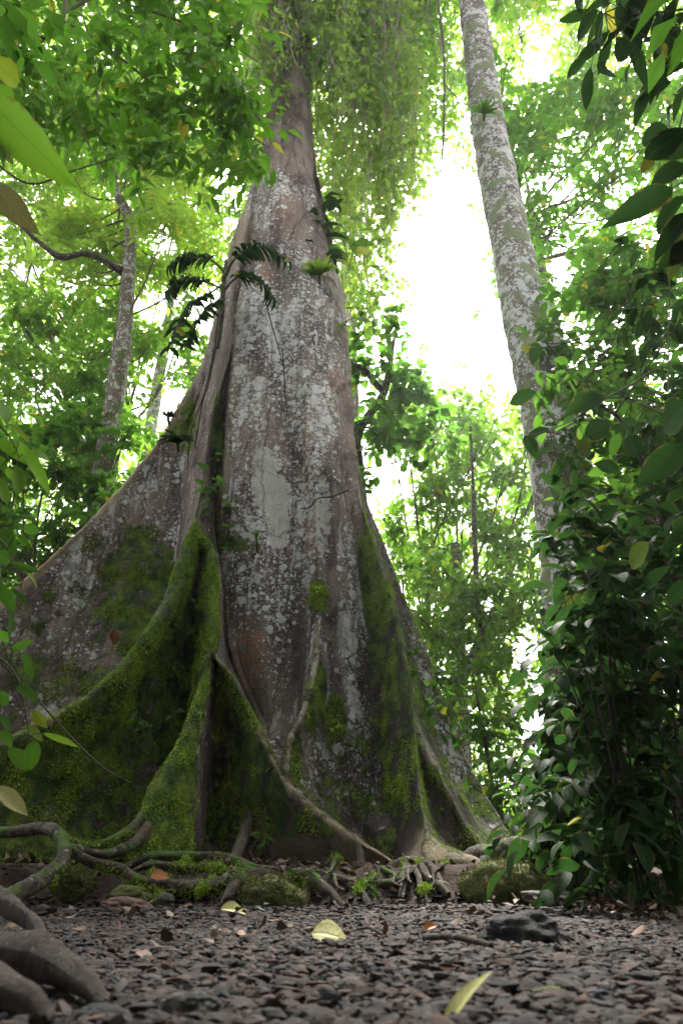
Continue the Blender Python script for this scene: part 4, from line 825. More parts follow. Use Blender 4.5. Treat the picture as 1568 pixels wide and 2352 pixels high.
trunk_of(t, [(1070,1950,13.),(1058,1700,13.),(1052,1500,13.),(1050,1400,13.),(1045,1250,13)], [24,20,18,16,10], M['bark_mossy'], 12, .2); crown(t, rc(940, 1330, 1250, 1500, 13, 14, 6, 60), 22, .5, TINY, M['leaf_yellow'], M['twig'], None, 1.)
x, y = treeY(1150, 1880, 9.5)
t = newtree('shrub', 'leafy shrub between the rear buttress and the tall pale trunk', 'shrub', (x, y))
tr = vert_trunk(x, y, .03, 2.6, M['bark_dark'], t, (-.2, 0), 7)
crown(t, rc(1080, 1640, 1300, 1880, 8.6, 10, 14, 58), 32, .45, MID, M['leaf_mid'], M['twig_green'], tr, 1.5, tone=.5)
x, y = treeY(860, 1900, 10)
t = newtree('dark_leaved_tree', 'round leaved tree with twisted limbs close behind the right side of the giant', 'tree', (x, y))
tr = trunk_of(t, [(860,1800,10.2),(850,1500,10.2),(835,1200,10.2),(822,1080,10.2),(820,1000,10.1),(850,950,10.),(880,905,10.),(895,840,10.),(905,780,10.),(925,700,10.)], [14,14,13,13,12,10,9,7,4,.8], M['bark_dark'], 10, .2)
trunk_of(t, [(885,905,10.),(862,880,9.9),(835,850,9.8),(800,830,9.8)], [9,8,7,4], M['bark_dark'], 8, .2, 'branch')
crown(t, rc(800, 700, 1000, 1060, 9.1, 10.4, 20, 56) + [(985, 790, 9.6, 40), (960, 900, 9.6, 45), (860, 1100, 9.8, 50), (930, 990, 9.9, 50)], 27, .72, MID, M['leaf_mid'], M['twig'], tr, 1.3, yellow=.01, tone=.15, br=.022)
x, y = treeY(800, 1900, 17)
forest('high_tree', 'high yellow green crown glowing at the top between the two big trunks', x, y, .25, 24, 'bark_pale', 'leaf_yellow', rc(880, -40, 1180, 330, 14, 18, 16, 80) + [(890, 380, 15, 50), (930, 420, 15, 40)], 24, .45, 1.05, tpl=TINY)
crown(bpy.data.objects[[o_.name for o_ in COL.objects if o_.name.startswith('high_tree')][-1]], [(945,480,15,30),(918,560,15,34),(900,650,14,28),(960,420,15,34),(1060,330,15,30),(1085,470,15,22),(1040,850,14,30),(1000,330,15,36),(930,700,14,26),(975,780,14,20),(1090,720,14,18)], 22, .45, TINY, M['leaf_yellow'], M['twig'], None, .55, m=7, holes=False)
x, y = treeY(820, 1900, 18)
forest('high_tree', 'high light green crown directly behind the giant trunk, mostly hidden', x, y, .3, 24, 'bark_mossy', 'leaf_yellow', rc(560, -60, 960, 640, 13, 17, 30, 85), 22, .6, 1.1)
# ---- right side forest
x, y = treeY(1450, 1900, 13)
forest('broadleaf_tree', 'tall green tree behind and right of the pale trunk', x, y, .1, 16, 'bark_mossy', 'leaf_canopy', rc(1130, 150, 1620, 700, 11.5, 15, 36, 80), 26, .5, 1.15, tone=.35)
x, y = treeY(1500, 1900, 15)
forest('high_tree', 'light crown at the very top right, seen against the sky', x, y, .25, 22, 'bark_pale', 'leaf_yellow', rc(1140, -40, 1620, 330, 14, 17, 18, 85), 24, .5, .9)
x, y = treeY(2300, 1900, 8.5)
forest('shade_tree', 'shaded tree with leaning limbs at the right edge, halfway up', x, y, .12, 13, 'bark_dark', 'leaf_mid', rc(1290, 560, 1640, 1180, 7.5, 9.5, 38, 78), 36, .5, 1.45, tpl=MID, tone=.1)
x, y = treeY(1380, 1900, 11)
forest('broadleaf_tree', 'green tree showing between the pale trunk and the right edge', x, y, .12, 8, 'bark_mossy', 'leaf_bright', rc(1340, 1000, 1640, 1500, 10, 12, 20, 72), 28, .5, 1.3, tpl=MID)
x, y = 4.6, 1.2
t = newtree('added_shade_tree', 'unseen tree added on the right so its crown shades the gravel', 'tree', (x, y)); vert_trunk(x, y, .15, 6.5, M['bark_dark'], t, (-.2, .3), seed=4)
shade_clumps(t, [(.6, -.6, 5.6, 1.4), (2., -.2, 5.8, 1.4), (1.6, -2.4, 5.4, 1.5), (3.2, -.8, 5.4, 1.4), (.8, -4., 5.2, 1.6), (3.6, 1.2, 6.2, 1.8), (2.2, -.8, 6.6, 1.8), (4.4, -2., 6., 2.), (1.2, -3.4, 6.6, 2.), (5.4, 3., 5.6, 1.7), (5.6, 5., 5.4, 1.4), (1.2, -.6, 7., 1.2), (.8, -5.2, 4.4, 2.), (3., -4.6, 4., 2.), (5.4, -3., 3.6, 2.), (1.6, -5.4, 1.6, 1.9), (4., -4.6, 1.6, 1.9), (6., -1.4, 2., 1.9), (5.8, .8, 3.6, 1.7), (5.2, 1.4, 1.5, 1.3), (2.8, .6, 4.6, 1.1), (0, -6.5, 5.5, 2.2), (3., -6., 6., 2.2), (5.5, -5., 5., 2.2)], .3, 420)  # dense clumps above and behind the camera, added to block sky light
# ---- distant trees (a mass)
fb = MB()
for (u, v, Yc, rp) in rc(-80, 980, 420, 1500, 22, 30, 24, 90) + rc(860, 930, 1640, 1960, 20, 30, 60, 95) + rc(1180, 1500, 1640, 1960, 14, 18, 26, 90) + rc(-100,300,500,900,24,30,18,80):
    c = P(u, v, Yc); k = mpp(u, v, Yc); R = rp * k; n = 330
    S = c + rdir(n) * (RNG.random((n, 1)) ** .4) * R; S = S[~inhole(S)]; n = len(S)
    leafset(fb, S, RNG.normal(size=(n, 3)) + np.array([0, 0, -.4]), np.array([0, 0, 1.]) + RNG.normal(size=(n, 3)) * .5, 20 * k * RNG.uniform(.6, 1.3, n), 10 * k, TINY)
o = fb.build('distant_forest', M['leaf_yellow'], None, loc=np.zeros(3)); tag(o, kind='stuff')
M['vine_stem'] = simple_mat('vine_stem', (.16, .13, .09), (.30, .26, .20), 30.)
# ---- vines hanging from the giant
def vine_curtain(name, label, u0, u1, v0, v1, Y0, Y1, n, Lpx, asp, lm, dens, tone=None, front=False):
    t = thing(name, P((u0 + u1) / 2, v1, Y0), label, 'vine'); sb, fb = MB(), MB()
    for i in range(n):
        u = RNG.uniform(u0, u1); Yc = RNG.uniform(Y0, Y1); va = v0 - RNG.uniform(0, 60); vb = v0 + (v1 - v0) * RNG.uniform(.25, 1.05)
        if inhole(P(u, vb, Yc), .8)[0]: vb = v0 + (vb - v0) * .5
        a, b = P(u, va, Yc), P(u, vb, Yc); top = P(u, va, Yc); b = np.array([top[0] + RNG.normal() * .12, top[1] + RNG.normal() * .1, b[2] * 1.0])
        m_ = 7; pts_ = [a + (b - a) * s + RNG.normal(size=3) * .13 * (0 < s < 1) for s in np.linspace(0, 1, m_)]
        tube(sb, pts_, [.016, .012, .006], 4, 30, 0, caps=False)
        tube(sb, [p_ + RNG.normal(size=3) * .1 for p_ in pts_], [.010, .008, .004], 3, 30, 0, caps=False); c = spline(pts_, 160)
        k = mpp(u, (va + vb) / 2, Yc); L = Lpx * k; ln = np.linalg.norm(b - a); q = int(ln / L * dens)
        S = c[RNG.integers(0, 160, q)] + RNG.normal(size=(q, 3)) * L * 1.1; S = S[~inhole(S, .95)]
        S = S[[noise.noise(Vector(p_ * 1.6)) + .5 * noise.noise(Vector(p_ * 4.)) > -.08 + .12 * RNG.normal() for p_ in S]]
        q = len(S)
        if q: leafset(fb, S, RNG.normal(size=(q, 3)) * .7 + np.array([0, 0, -.8]), RNG.normal(size=(q, 3)) + np.array([0, -.3, .6]), L * RNG.uniform(.6, 1.2, q), L * asp, MID if Lpx > 20 else TINY, np.stack([np.clip(RNG.random(q) * .7 + (tone if tone is not None else .3), 0, 1), (RNG.random(q) < .02) * .6, RNG.random(q)], -1))
    sb.build('stems', M['vine_stem'], t); fb.build('foliage', M[lm], t); return t
vine_curtain('hanging_vine', 'dense curtain of small leaved vines wrapping the upper end of the giant trunk', 600, 790, -60, 265, 7.0, 8.0, 60, 17, .6, 'leaf_vine', 6., .4)
vine_curtain('hanging_vine', 'broad curtain of hanging vines right of the giant trunk, above the twisted tree', 735, 930, -60, 720, 8.0, 9.6, 60, 18, .75, 'leaf_vine', 5.4, .5)
vine_curtain('hanging_vine', 'thin dark fringe of vines at the left of the bright sky gap', 880, 985, -60, 420, 9.6, 11, 24, 17, .7, 'leaf_bright', 4.6, .3)
# lianas
def liana(pts, r, label, m='twig', name='liana'):
    mb = MB(); tube(mb, rt(pts), [mpp(*pts[0]) * r, mpp(*pts[-1]) * r * .7], 7, len(pts) * 8, .25, 3, freq=5.); o = mb.build(name, M[m], None); tag(o, label, 'liana'); return o
liana([(998,-40,7),(1010,40,7),(1018,110,7),(1020,200,7),(1018,300,7),(1015,360,7),(1008,410,7)], 3.2, 'dark liana hanging straight down left of the tall pale trunk')
liana([(1018,190,7),(1060,235,7.4),(1085,245,8)], 1.6, 'thin side liana running from the hanging one to the pale trunk')
liana([(1568,250,3.2),(1543,380,3.2),(1540,520,3.2),(1536,700,3.2),(1534,900,3.2)], 2.0, 'thin dark liana hanging down at the right edge')
liana([(648,800,7.0),(652,850,7.0),(655,910,7.0),(660,950,7.05)], 1.6, 'reddish thread root running down the middle of the giant trunk', 'root_bare')
liana([(612,700,7.05),(628,760,7.0),(640,800,7.0),(650,840,7.0)], 1.6, 'short reddish root above the thread root on the giant trunk', 'root_bare')
liana([(800,1125,6.9),(765,1140,6.86),(730,1145,6.86),(712,1165,6.86),(690,1168,6.95)], 2.0, 'woody creeper crossing the right of the giant trunk sideways', 'root_bare')
liana([(505,700,7.1),(492,800,7.1),(480,860,7.2),(462,940,7.3),(448,1030,7.35)], 2.4, 'pair of grey aerial roots down the left flank of the giant trunk', 'root')
liana([(512,700,7.05),(500,780,7.05),(478,880,7.2),(440,990,7.4),(430,1080,7.6)], 1.8, 'thinner aerial root left of the grey pair on the giant trunk', 'root')
liana([(590,1930,5.0),(575,1955,4.95),(590,1975,4.9),(598,1950,4.9)], 1.2, 'thin curling rootlet over the roots in the middle', 'root_bare')
liana([(0,1520,3.6),(80,1600,3.6),(170,1700,3.6),(240,1765,3.6),(300,1800,3.6)], 2.4, 'long thin stem slanting down across the mossy left buttress', 'twig')
# ---- palm-like climber with feathered leaves
def frond(parent, pts, npin, Lp, w, lm='leaf_dark', droop=.5, fan=.5):
    ps = spline(np.array(rt(pts)), 40); sb, fb = MB(), MB(); k = mpp(*pts[0]); tube(sb, ps[::4], [k * 3, k * 2, k * 1], 6, 24, 0)
    s0 = 12; idx = np.linspace(s0, 39, npin).astype(int); T = nrm(np.gradient(ps, axis=0))
    side = nrm(np.cross(T[idx], np.array([0, 0, 1.]) + RNG.normal(size=(npin, 3)) * .1)); up = np.cross(side, T[idx])
    env = np.sin(np.linspace(.25, 1, npin) * PI * .86) ** .6
    for sg in (-1, 1):
        D = side * sg * 1. + T[idx] * fan + np.array([0, 0, -droop * .6]) + RNG.normal(size=(npin, 3)) * .07
        leafset(fb, ps[idx], D, up + RNG.normal(size=(npin, 3)) * .1, Lp * k * env * RNG.uniform(.85, 1.1, npin), w * k, leaf_template(5, 'strap', .3, droop))
    f = sb.build('frond', M['twig_green'], parent); g = fb.build('leaflets', M[lm], None, loc=np.array(parent.location)); g.parent = f; g.location = (0, 0, 0); return f
t = thing('climbing_philodendron', P(510, 690, 6.95), 'climber with dark feathered leaves clinging to the left of the giant trunk', 'plant')
mb = MB(); tube(mb, rt([(500,800,7.0),(508,740,6.95),(512,690,6.9),(515,640,6.9),(520,600,6.9)]), [.03, .035, .025], 9, 30, .3, 2, freq=9); mb.build('stem', M['root'], t)
for f in ([(515,650,6.9),(485,672,6.7),(450,690,6.5),(415,730,6.4),(392,800,6.35)], [(513,665,6.9),(480,650,6.6),(440,640,6.4),(410,645,6.3),(385,670,6.3)], [(516,625,6.9),(490,600,6.7),(455,588,6.5),(420,590,6.4),(392,608,6.35)],
          [(516,640,6.9),(535,600,6.6),(570,570,6.4),(615,570,6.3),(662,600,6.25)], [(517,665,6.9),(540,640,6.6),(575,632,6.4),(605,650,6.3),(628,685,6.3)], [(514,690,6.9),(500,690,6.7),(470,720,6.5),(445,750,6.45),(425,790,6.4)]):
    frond(t, f, 17, 50, 11)
# ---- bromeliads and ferns
def rosette(name, u, v, Yc, n, Lpx, wpx, lm, label, cat, spread=.7, up=.8, tpl=None, ori=(0, -.5, 0), drop=.5, grp=None, toneb=.5):
    p = P(u, v, Yc); k = mpp(u, v, Yc); t = thing(name, p, label, cat, grp); n_ = n; jit = k * (9 if name == 'moss_tuft' else 1.4); a = np.arange(n_) / n_ * 2 * PI + RNG.random(n_) * .3
    el = RNG.uniform(.15, 1., n_); D = np.stack([np.cos(a) * spread, np.sin(a) * spread * .7, up * el + .1], -1) + np.array(ori)
    mb = MB(); leafset(mb, np.repeat(p[None], n_, 0) + RNG.normal(size=(n_, 3)) * jit, D, np.array([0, 0, 1.]) - .4 * D + RNG.normal(size=(n_, 3)) * .1, Lpx * k * RNG.uniform(.7, 1.1, n_), wpx * k, tpl or leaf_template(7, 'strap', .4, drop),
                       np.stack([np.clip(RNG.random(n_) * .5 + toneb, 0, 1), np.zeros(n_), RNG.random(n_)], -1))
    mb.build('leaves', M[lm], t)
    if name == 'moss_tuft': return t
    mb = MB(); q = p + np.array([0, .02, -.01]); tube(mb, [q + np.array([0, .08, -.05]), q, q + np.array([0, 0, .02])], [k * 3, k * 4, k * 2], 7, 9, .3); mb.build('stem', M['twig_green'], t); return t
rosette('bromeliad', 734, 632, 7.2, 20, 58, 11, 'leaf_yellow', 'yellow green bromeliad rosette on the right edge of the giant trunk', 'plant', .9, 1.1, ori=(0, -.2, .1), toneb=.2)
rosette('bromeliad', 1112, 262, 8.35, 14, 48, 7, 'leaf_mid', 'small dark bromeliad high on the tall pale trunk', 'plant', .9, 1., ori=(0, -.4, 0))
rosette('bird_nest_fern', 408, 1020, 7.4, 16, 58, 15, 'leaf_dark', 'dark glossy rosette in the hollow left of the winding mossy ridge', 'plant', .8, .3, ori=(0, -.7, .0), drop=.7)
rosette('grass_tuft', 590, 1248, 6.75, 8, 44, 4, 'leaf_mid', 'small upright grass tuft on the ledge of the giant trunk', 'plant', .3, 1.2)
rosette('moss_tuft', 726, 1362, 6.62, 70, 22, 5, 'moss', 'round moss tuft at the head of the short buttress', 'moss', .9, .4, ori=(0, -.4, -.2), drop=.8)
rosette('moss_tuft', 768, 1668, 6.6, 60, 20, 5, 'moss', 'moss cushion low on the trunk between the right buttresses', 'moss', .9, .4, ori=(0, -.4, -.2), drop=.8)
rosette('root_tuft', 386, 958, 7.8, 24, 26, 4, 'leaf_dark', 'dark shaggy clump on the rim of the long left buttress', 'plant', .8, .4, ori=(0, -.3, .1))
# ---- climbers: stem with leaves set along it
def climber(name, pts, nl, Lpx, asp, lm, label, tpl=None, cat='plant', tone=.5, sr=1.4, scat=.5, down=.5, grp=None, out=-.3):
    t = thing(name, P(*pts[0]), label, cat, grp); ps = spline(np.array(rt(pts)), 60); k = mpp(*pts[0]); mb = MB(); tube(mb, ps[::6], [k * sr, k * sr * .5], 6, 40, 0); mb.build('stem', M['twig_green'], t)
    i = np.linspace(4, 59, nl).astype(int); T = nrm(np.gradient(ps, axis=0))[i]; sg = np.where(np.arange(nl) % 2 == 0, 1., -1.)[:, None]
    side = nrm(np.cross(T, np.array([0, 1., 0]))) * sg; D = side * .8 + T * .4 + np.array([0, out, -down]) + RNG.normal(size=(nl, 3)) * .35; L = Lpx * k
    pet = ps[i] + nrm(D) * L * .25; mb = MB()
    leafset(mb, pet + RNG.normal(size=(nl, 3)) * L * scat * .3, D, np.array([0, -.6, .8]) + RNG.normal(size=(nl, 3)) * .35, L * RNG.uniform(.65, 1.1, nl), L * asp * RNG.uniform(.85, 1.1, nl), tpl or HEART,
            np.stack([np.clip(RNG.random(nl) * .5 + tone - .2, 0, 1), (RNG.random(nl) < .03) * .8, RNG.random(nl)], -1)); mb.build('leaves', M[lm], t)
    sb = MB()
    for a, b in zip(ps[i], pet): tube(sb, [a, (a + b) / 2, b], [k * .6], 4, 4, 0, caps=False)
    sb.build('leaf_stalks', M['twig_green'], t); return t
climber('heart_leaf_vine', [(500,1270,6.9),(490,1220,6.9),(492,1160,6.88),(482,1120,6.85),(492,1090,6.88)], 20, 42, .6, 'leaf_mid', 'glossy heart leaved vine climbing the groove beside the winding mossy ridge', tone=.6)
climber('heart_leaf_vine', [(498,1060,7.0),(500,1020,7.0),(505,985,7.0)], 7, 22, .7, 'leaf_mid', 'few small heart leaves high in the mossy groove', tone=.6)
climber('aroid_climber', [(745,620,7.55),(742,560,7.6),(735,500,7.6),(728,455,7.7)], 26, 56, .42, 'leaf_dark', 'dark large leaved climber on the upper right edge of the giant trunk', tpl=LONG, tone=.5)
climber('aroid_climber', [(800,620,8.2),(808,580,8.1),(798,540,8.1),(770,500,8.0)], 16, 64, .5, 'leaf_bright', 'bright big leaved climber just right of the bromeliad', tpl=OVAL, tone=.5)
climber('epiphyte_shrub', [(790,750,7.6),(800,735,7.4),(830,730,7.3),(862,745,7.2)], 12, 44, .42, 'leaf_bright', 'leafy sprig poking out from the right edge of the trunk at mid height', tpl=LONG, tone=.6)
for i, (u, v, Yc, n, L, lab) in enumerate(((985,1560,7.35,26,28,'upper tangle of creeper leaves on the rear right buttress'), (1020,1640,7.2,34,32,'thick creeper clump where the rear right buttress meets the front one'), (930,1440,7.5,14,22,'sparse creeper strand near the top of the rear buttress'), (1075,1760,7.1,12,24,'low creeper strand on the rim of the rear buttress'))):
    climber('creeper', [(u+30,v+60,Yc-.1),(u,v+30,Yc-.15),(u+14,v-20,Yc-.1),(u-25,v-60,Yc)], n, L, .7, 'leaf_mid', lab, tone=.4, scat=2.2)
for u, v, Yc, n, L, lab in ((322,1652,6.0,7,26,'pale seedling growing on the mossy wall of the left buttress'), (398,1640,6.3,6,22,'small blue green seedling in the corner of the mossy wall'), (600,1925,5.35,9,30,'seedling with broad leaves at the foot of the forked buttress'), (442,1380,6.7,7,18,'tiny creeper on the upper mossy ridge'), (635,2015,4.65,4,34,'young shoot rising between the surface roots'), (845,2040,4.6,4,26,'small leaf sprout behind the reddish rootlet'), (1002,1865,6.2,4,18,'single pale leaf between the two right buttresses'), (470,1935,5.7,6,18,'small leaves in the nook behind the mossy foot'), (755,1665,6.6,3,22,'two blue leaves on the moss cushion')):
    climber('seedling', [(u+4,v+24,Yc),(u-2,v+6,Yc-.03),(u+2,v-10,Yc-.05)], n, L, .55, 'leaf_mid', lab, tone=.6)
# ---- right foreground undergrowth
def shrub(name, x, y, stems_, Lpx, asp, lm, label, h, nl=11, tone=.4, tpl=OVAL, cat='shrub', sag=.6, w=.5, yellow=.005, grp=None, r=.009, twn=8):
    z0 = float(H(x, y)); t = thing(name, (x, y, z0), label, cat, grp); fb, sb = MB(), MB(); u, v = proj(np.array([x, y, z0 + h * .6])); k = mpp(float(u), float(v), y); L = Lpx * k
    for s in range(stems_):
        a = RNG.random() * 2 * PI; e = np.array([x + math.cos(a) * w * RNG.uniform(.3, 1), y + math.sin(a) * w * RNG.uniform(.3, 1) * .7, z0 + h * RNG.uniform(.75, 1.05)])
        p0 = np.array([x + RNG.normal() * .05, y + RNG.normal() * .05, z0 - .02]); ps = [p0, p0 * .55 + e * .45 + np.array([0, 0, .12 * h]), e]
        st = MB(); tube(st, ps, [r, r * .7, r * .25], 6, 18, .15); st.build('stem', M['stem_dark'], t); c = spline(ps, 30)
        ii = RNG.integers(4, 30, twn); S = c[ii]; D = nrm(rdir(twn) * np.array([1, 1, .4]) + np.array([0, 0, .25])); S = np.vstack([S, c[-1:]]); D = np.vstack([D, nrm(c[-1:] - c[-6:-5])])
        uu, vv = proj(S + D * L * nl * .15); kp = ~((uu < 1275 - .25 * np.maximum(0, vv - 1500)) | ((uu < 1275) & (vv > 1940))); S, D = S[kp], D[kp]; nt_ = len(S)
        if nt_: sprays(fb, S, D, L * nl * .33 * RNG.uniform(.6, 1.1, nt_), nl, L, asp, tpl, sag, .3, sb, .0022, yellow, tone, .45)
    fb.build('foliage', M[lm], t); sb.build('twigs', M['stem_dark'], t); return t
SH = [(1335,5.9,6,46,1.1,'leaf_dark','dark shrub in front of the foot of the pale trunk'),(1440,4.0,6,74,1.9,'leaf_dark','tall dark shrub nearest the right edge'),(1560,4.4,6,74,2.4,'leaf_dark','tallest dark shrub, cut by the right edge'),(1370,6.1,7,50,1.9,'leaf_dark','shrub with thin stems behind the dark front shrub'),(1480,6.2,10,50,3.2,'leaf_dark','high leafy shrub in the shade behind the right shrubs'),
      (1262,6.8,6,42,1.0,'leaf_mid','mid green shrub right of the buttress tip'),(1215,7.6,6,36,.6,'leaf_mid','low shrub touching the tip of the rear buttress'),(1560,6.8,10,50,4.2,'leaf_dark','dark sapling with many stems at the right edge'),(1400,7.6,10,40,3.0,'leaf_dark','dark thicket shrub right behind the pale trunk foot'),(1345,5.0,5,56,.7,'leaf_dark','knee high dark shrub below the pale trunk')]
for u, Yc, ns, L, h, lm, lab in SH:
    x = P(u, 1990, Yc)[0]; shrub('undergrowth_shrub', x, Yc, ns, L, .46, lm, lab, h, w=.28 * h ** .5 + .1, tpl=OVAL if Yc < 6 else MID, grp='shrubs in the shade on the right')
for (u, v, Yc, n, L, lab) in ((1440,2035,4.0,7,60,'bright seedling with four broad leaves in the litter at right'), (1385,2035,4.3,5,40,'small round leaved seedling left of the bright one'), (1290,1990,5.4,6,40,'slim seedling just behind the mossy boulder'), (1500,1960,4.6,6,52,'dull seedling close to the right edge')):
    climber('seedling', [(u,v+25,Yc),(u+3,v,Yc),(u,v-26,Yc)], n, L, .4, 'leaf_mid', lab, tpl=OVAL, tone=.75, down=.0)
# sapling in front of the pale trunk
t = thing('sapling', (P(1520, 1990, 5.2)[0], 5.2, .1), 'sapling whose drooping leaves hang in front of the pale trunk', 'sapling')
b0 = P(1520, 1990, 5.2); tr = trunk_of(t, [(1560,2000,5.2),(1568,1600,5.2),(1545,1300,5.2),(1500,1140,5.2),(1465,1040,5.2),(1420,960,5.2),(1330,900,5.2),(1290,830,5.2),(1245,780,5.2)], [11,10,9,7,6,4,3,2.4,1.4], M['bark_dark'], 8, .15, n=80)
trunk_of(t, [(1540,1280,5.2),(1460,1250,5.2),(1380,1240,5.1),(1290,1200,5.0),(1230,1170,5.0)], [5,4,3,2,1.2], M['twig'], 6, .15, 'branch')
crown(t, [(1250,830,5.1,55),(1235,900,5.1,30),(1310,880,5.2,45),(1380,980,5.2,55),(1420,1080,5.2,60),(1400,1170,5.1,55),(1460,930,5.3,60),(1350,1290,5.0,45)], 56, .45, OVAL, M['leaf_mid'], M['twig'], None, .62, m=5, twl=3.2, holes=False, tone=.0, down=.6, yellow=.0)
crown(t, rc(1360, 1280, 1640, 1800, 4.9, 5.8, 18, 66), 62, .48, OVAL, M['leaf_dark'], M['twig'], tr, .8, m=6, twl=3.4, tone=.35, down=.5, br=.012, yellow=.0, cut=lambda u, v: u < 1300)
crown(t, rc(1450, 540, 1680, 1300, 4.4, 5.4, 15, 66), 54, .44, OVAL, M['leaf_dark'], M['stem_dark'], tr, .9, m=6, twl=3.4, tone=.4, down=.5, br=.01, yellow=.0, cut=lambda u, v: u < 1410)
# near branches with big dark leaves
def nearbranch(name, label, pts, twigs, Lpx, asp, lm, tone, tpl=LONG, m=6, yellow=.03, sr=3., down=.5, twl=.5):
    """a branch reaching in from outside the frame with side twigs (u0,v0,u1,v1) carrying large leaves"""
    Yc = pts[0][2]; t = thing(name, P(*pts[0]), label, 'branch'); trunk_of(t, pts, [sr, sr * .7, sr * .35], M['twig'], 8, .15, 'stem')
    fb, sb = MB(), MB(); k = mpp(*pts[len(pts) // 2])
    for (a, b, c, d, dy, mm) in twigs:
        S, E = P(a, b, Yc), P(c, d, Yc + dy); D = E - S
        sprays(fb, S[None], D[None], np.linalg.norm(D), mm, Lpx * k, asp, tpl, .15, .22, sb, k * 1.6, yellow, tone, down)
    fb.build('leaves', M[lm], t); sb.build('twigs', M['twig'], t)
nearbranch('overhanging_branch', 'near branch with long drooping dark leaves in the upper right corner', [(1700,-60,2.6),(1600,10,2.6),(1500,30,2.6),(1400,40,2.6)],
    [(1560,-10,1400,60,0,8),(1580,-30,1330,110,.1,9),(1600,30,1440,110,-.1,8),(1620,60,1470,190,0,8),(1520,-40,1350,20,.2,8),(1640,100,1530,230,.1,7),(1500,-60,1440,60,.2,7),(1660,-20,1500,70,-.2,8),(1440,-60,1380,30,.3,6)], 96, .27, 'leaf_dark', .7)
def nearleaves(label, stem, leaves, lm, Yc, shape=OVAL, sr=3., name='overhanging_branch'):
    """leaves: (base u, base v, tip u, tip v, width, tone, yellow)"""
    t = thing(name, P(stem[0][0], stem[0][1], Yc), label, 'branch'); trunk_of(t, [(a, b, Yc) for a, b in stem], [sr, sr * .8, sr * .4], M['twig_green'], 7, .1, 'stem'); st = spline(np.array(rt([(a, b, Yc) for a, b in stem])), 50)
    mb, sb = MB(), MB()
    for (a, b, c, d, w, tn, yl) in leaves:
        dy = RNG.uniform(-.12, .12); S, E = P(a, b, Yc + dy), P(c, d, Yc + dy + RNG.uniform(-.08, .08)); D = E - S; L = np.linalg.norm(D); view = nrm(S - np.array([0, 0, CAMZ]))
        N = -view * RNG.choice([-1, 1]) + np.array([0, 0, .5]) + RNG.normal(size=3) * .25
        leafset(mb, S[None], D[None], N[None], np.array([L * 1.06]), np.array([w * mpp(a, b, Yc) * 1.25]), leaf_template(8, 'oval' if shape is OVAL else 'long', RNG.uniform(.1, .25), RNG.uniform(.1, .35), .012), np.array([[tn, yl, .5]]))
        q = st[int(np.argmin(np.linalg.norm(st - S, axis=1)))]; tube(sb, [q, (q + S) / 2 + np.array([0, 0, .004]), S + D * .05], [mpp(a, b, Yc) * 1.1] * 2, 5, 6, 0)
    mb.build('leaves', M[lm], t); sb.build('leaf_stalks', M['twig_green'], t)
nearleaves('near twig with big pointed dark leaves at the right edge, above the middle', [(1720,260),(1640,330),(1590,420),(1575,560)],
    [(1580,293,1466,372,44,.3,0),(1575,378,1496,422,44,.2,0),(1544,432,1402,506,50,.95,0),(1575,448,1482,546,36,.4,0),(1580,486,1507,578,36,.2,0),(1540,300,1448,322,40,.9,0),(1600,330,1500,345,50,.9,0),(1600,560,1520,600,44,.5,0),(1500,350,1472,400,22,.1,.2),(1570,510,1540,640,30,.3,.1)], 'leaf_dark', 2.3)
nearleaves('second near twig hung with long dark leaves, at the top right corner', [(1700,-80),(1560,-20),(1440,10),(1385,30)],
    [(1374,22,1307,102,30,.5,0),(1399,70,1302,168,24,.3,0),(1414,84,1450,157,32,.6,0),(1356,152,1336,278,22,.9,0),(1374,138,1412,206,24,.9,0),(1449,15,1459,152,34,.3,0),(1490,30,1440,120,30,.3,0),(1530,20,1500,110,34,.2,0),(1500,92,1540,136,18,.6,1.),(1495,100,1488,160,16,.6,.9),(1560,60,1510,170,36,.4,0),(1580,150,1480,175,40,.7,0),(1540,190,1450,235,46,.8,0),(1475,-10,1425,50,28,.4,0),(1340,-20,1318,40,24,.3,0)], 'leaf_dark', 2.7, LONG)
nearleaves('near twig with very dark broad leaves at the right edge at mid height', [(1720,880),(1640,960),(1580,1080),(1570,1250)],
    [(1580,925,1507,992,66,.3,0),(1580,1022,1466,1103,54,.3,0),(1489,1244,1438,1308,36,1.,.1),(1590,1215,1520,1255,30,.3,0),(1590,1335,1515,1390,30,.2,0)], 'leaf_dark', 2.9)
nearleaves('twig with broad veined leaves crossing the right half of the pale trunk', [(1500,850),(1440,890),(1390,915),(1320,960),(1260,990)],
    [(1384,909,1306,934,44,.9,0),(1399,974,1338,1003,42,.3,0),(1345,1010,1330,1050,36,.6,.1),(1240,800,1212,826,26,.5,0),(1230,900,1165,925,30,.3,0),(1205,1000,1235,1050,24,.2,0),(1262,985,1205,1000,26,.3,0),(1300,1050,1265,1100,24,.3,0),(1330,1180,1350,1240,30,.5,.3),(1420,1080,1370,1060,30,.6,0),(1440,1000,1470,1050,36,.5,0),(1300,1120,1240,1090,22,.8,0)], 'leaf_dark', 4.2)
nearleaves('near twig with big bright leaves and a torn pale leaf at the top left edge', [(-160,100),(-80,180),(-30,260),(-20,420)],
    [(-15,232,121,396,78,.9,.05),(-30,135,76,202,42,.95,.45),(-25,290,58,365,26,.1,0),(-20,200,50,260,46,.7,0),(-15,330,20,380,22,.4,0)], 'leaf_bright', 1.9)
nearleaves('near curled dead leaf, pale and torn, at the left edge below the big bright leaves', [(-80,380),(-40,410),(-10,430)], [(-15,425,60,512,46,.9,0),(-10,345,30,372,20,.8,0)], 'dry_yellow', 1.9)
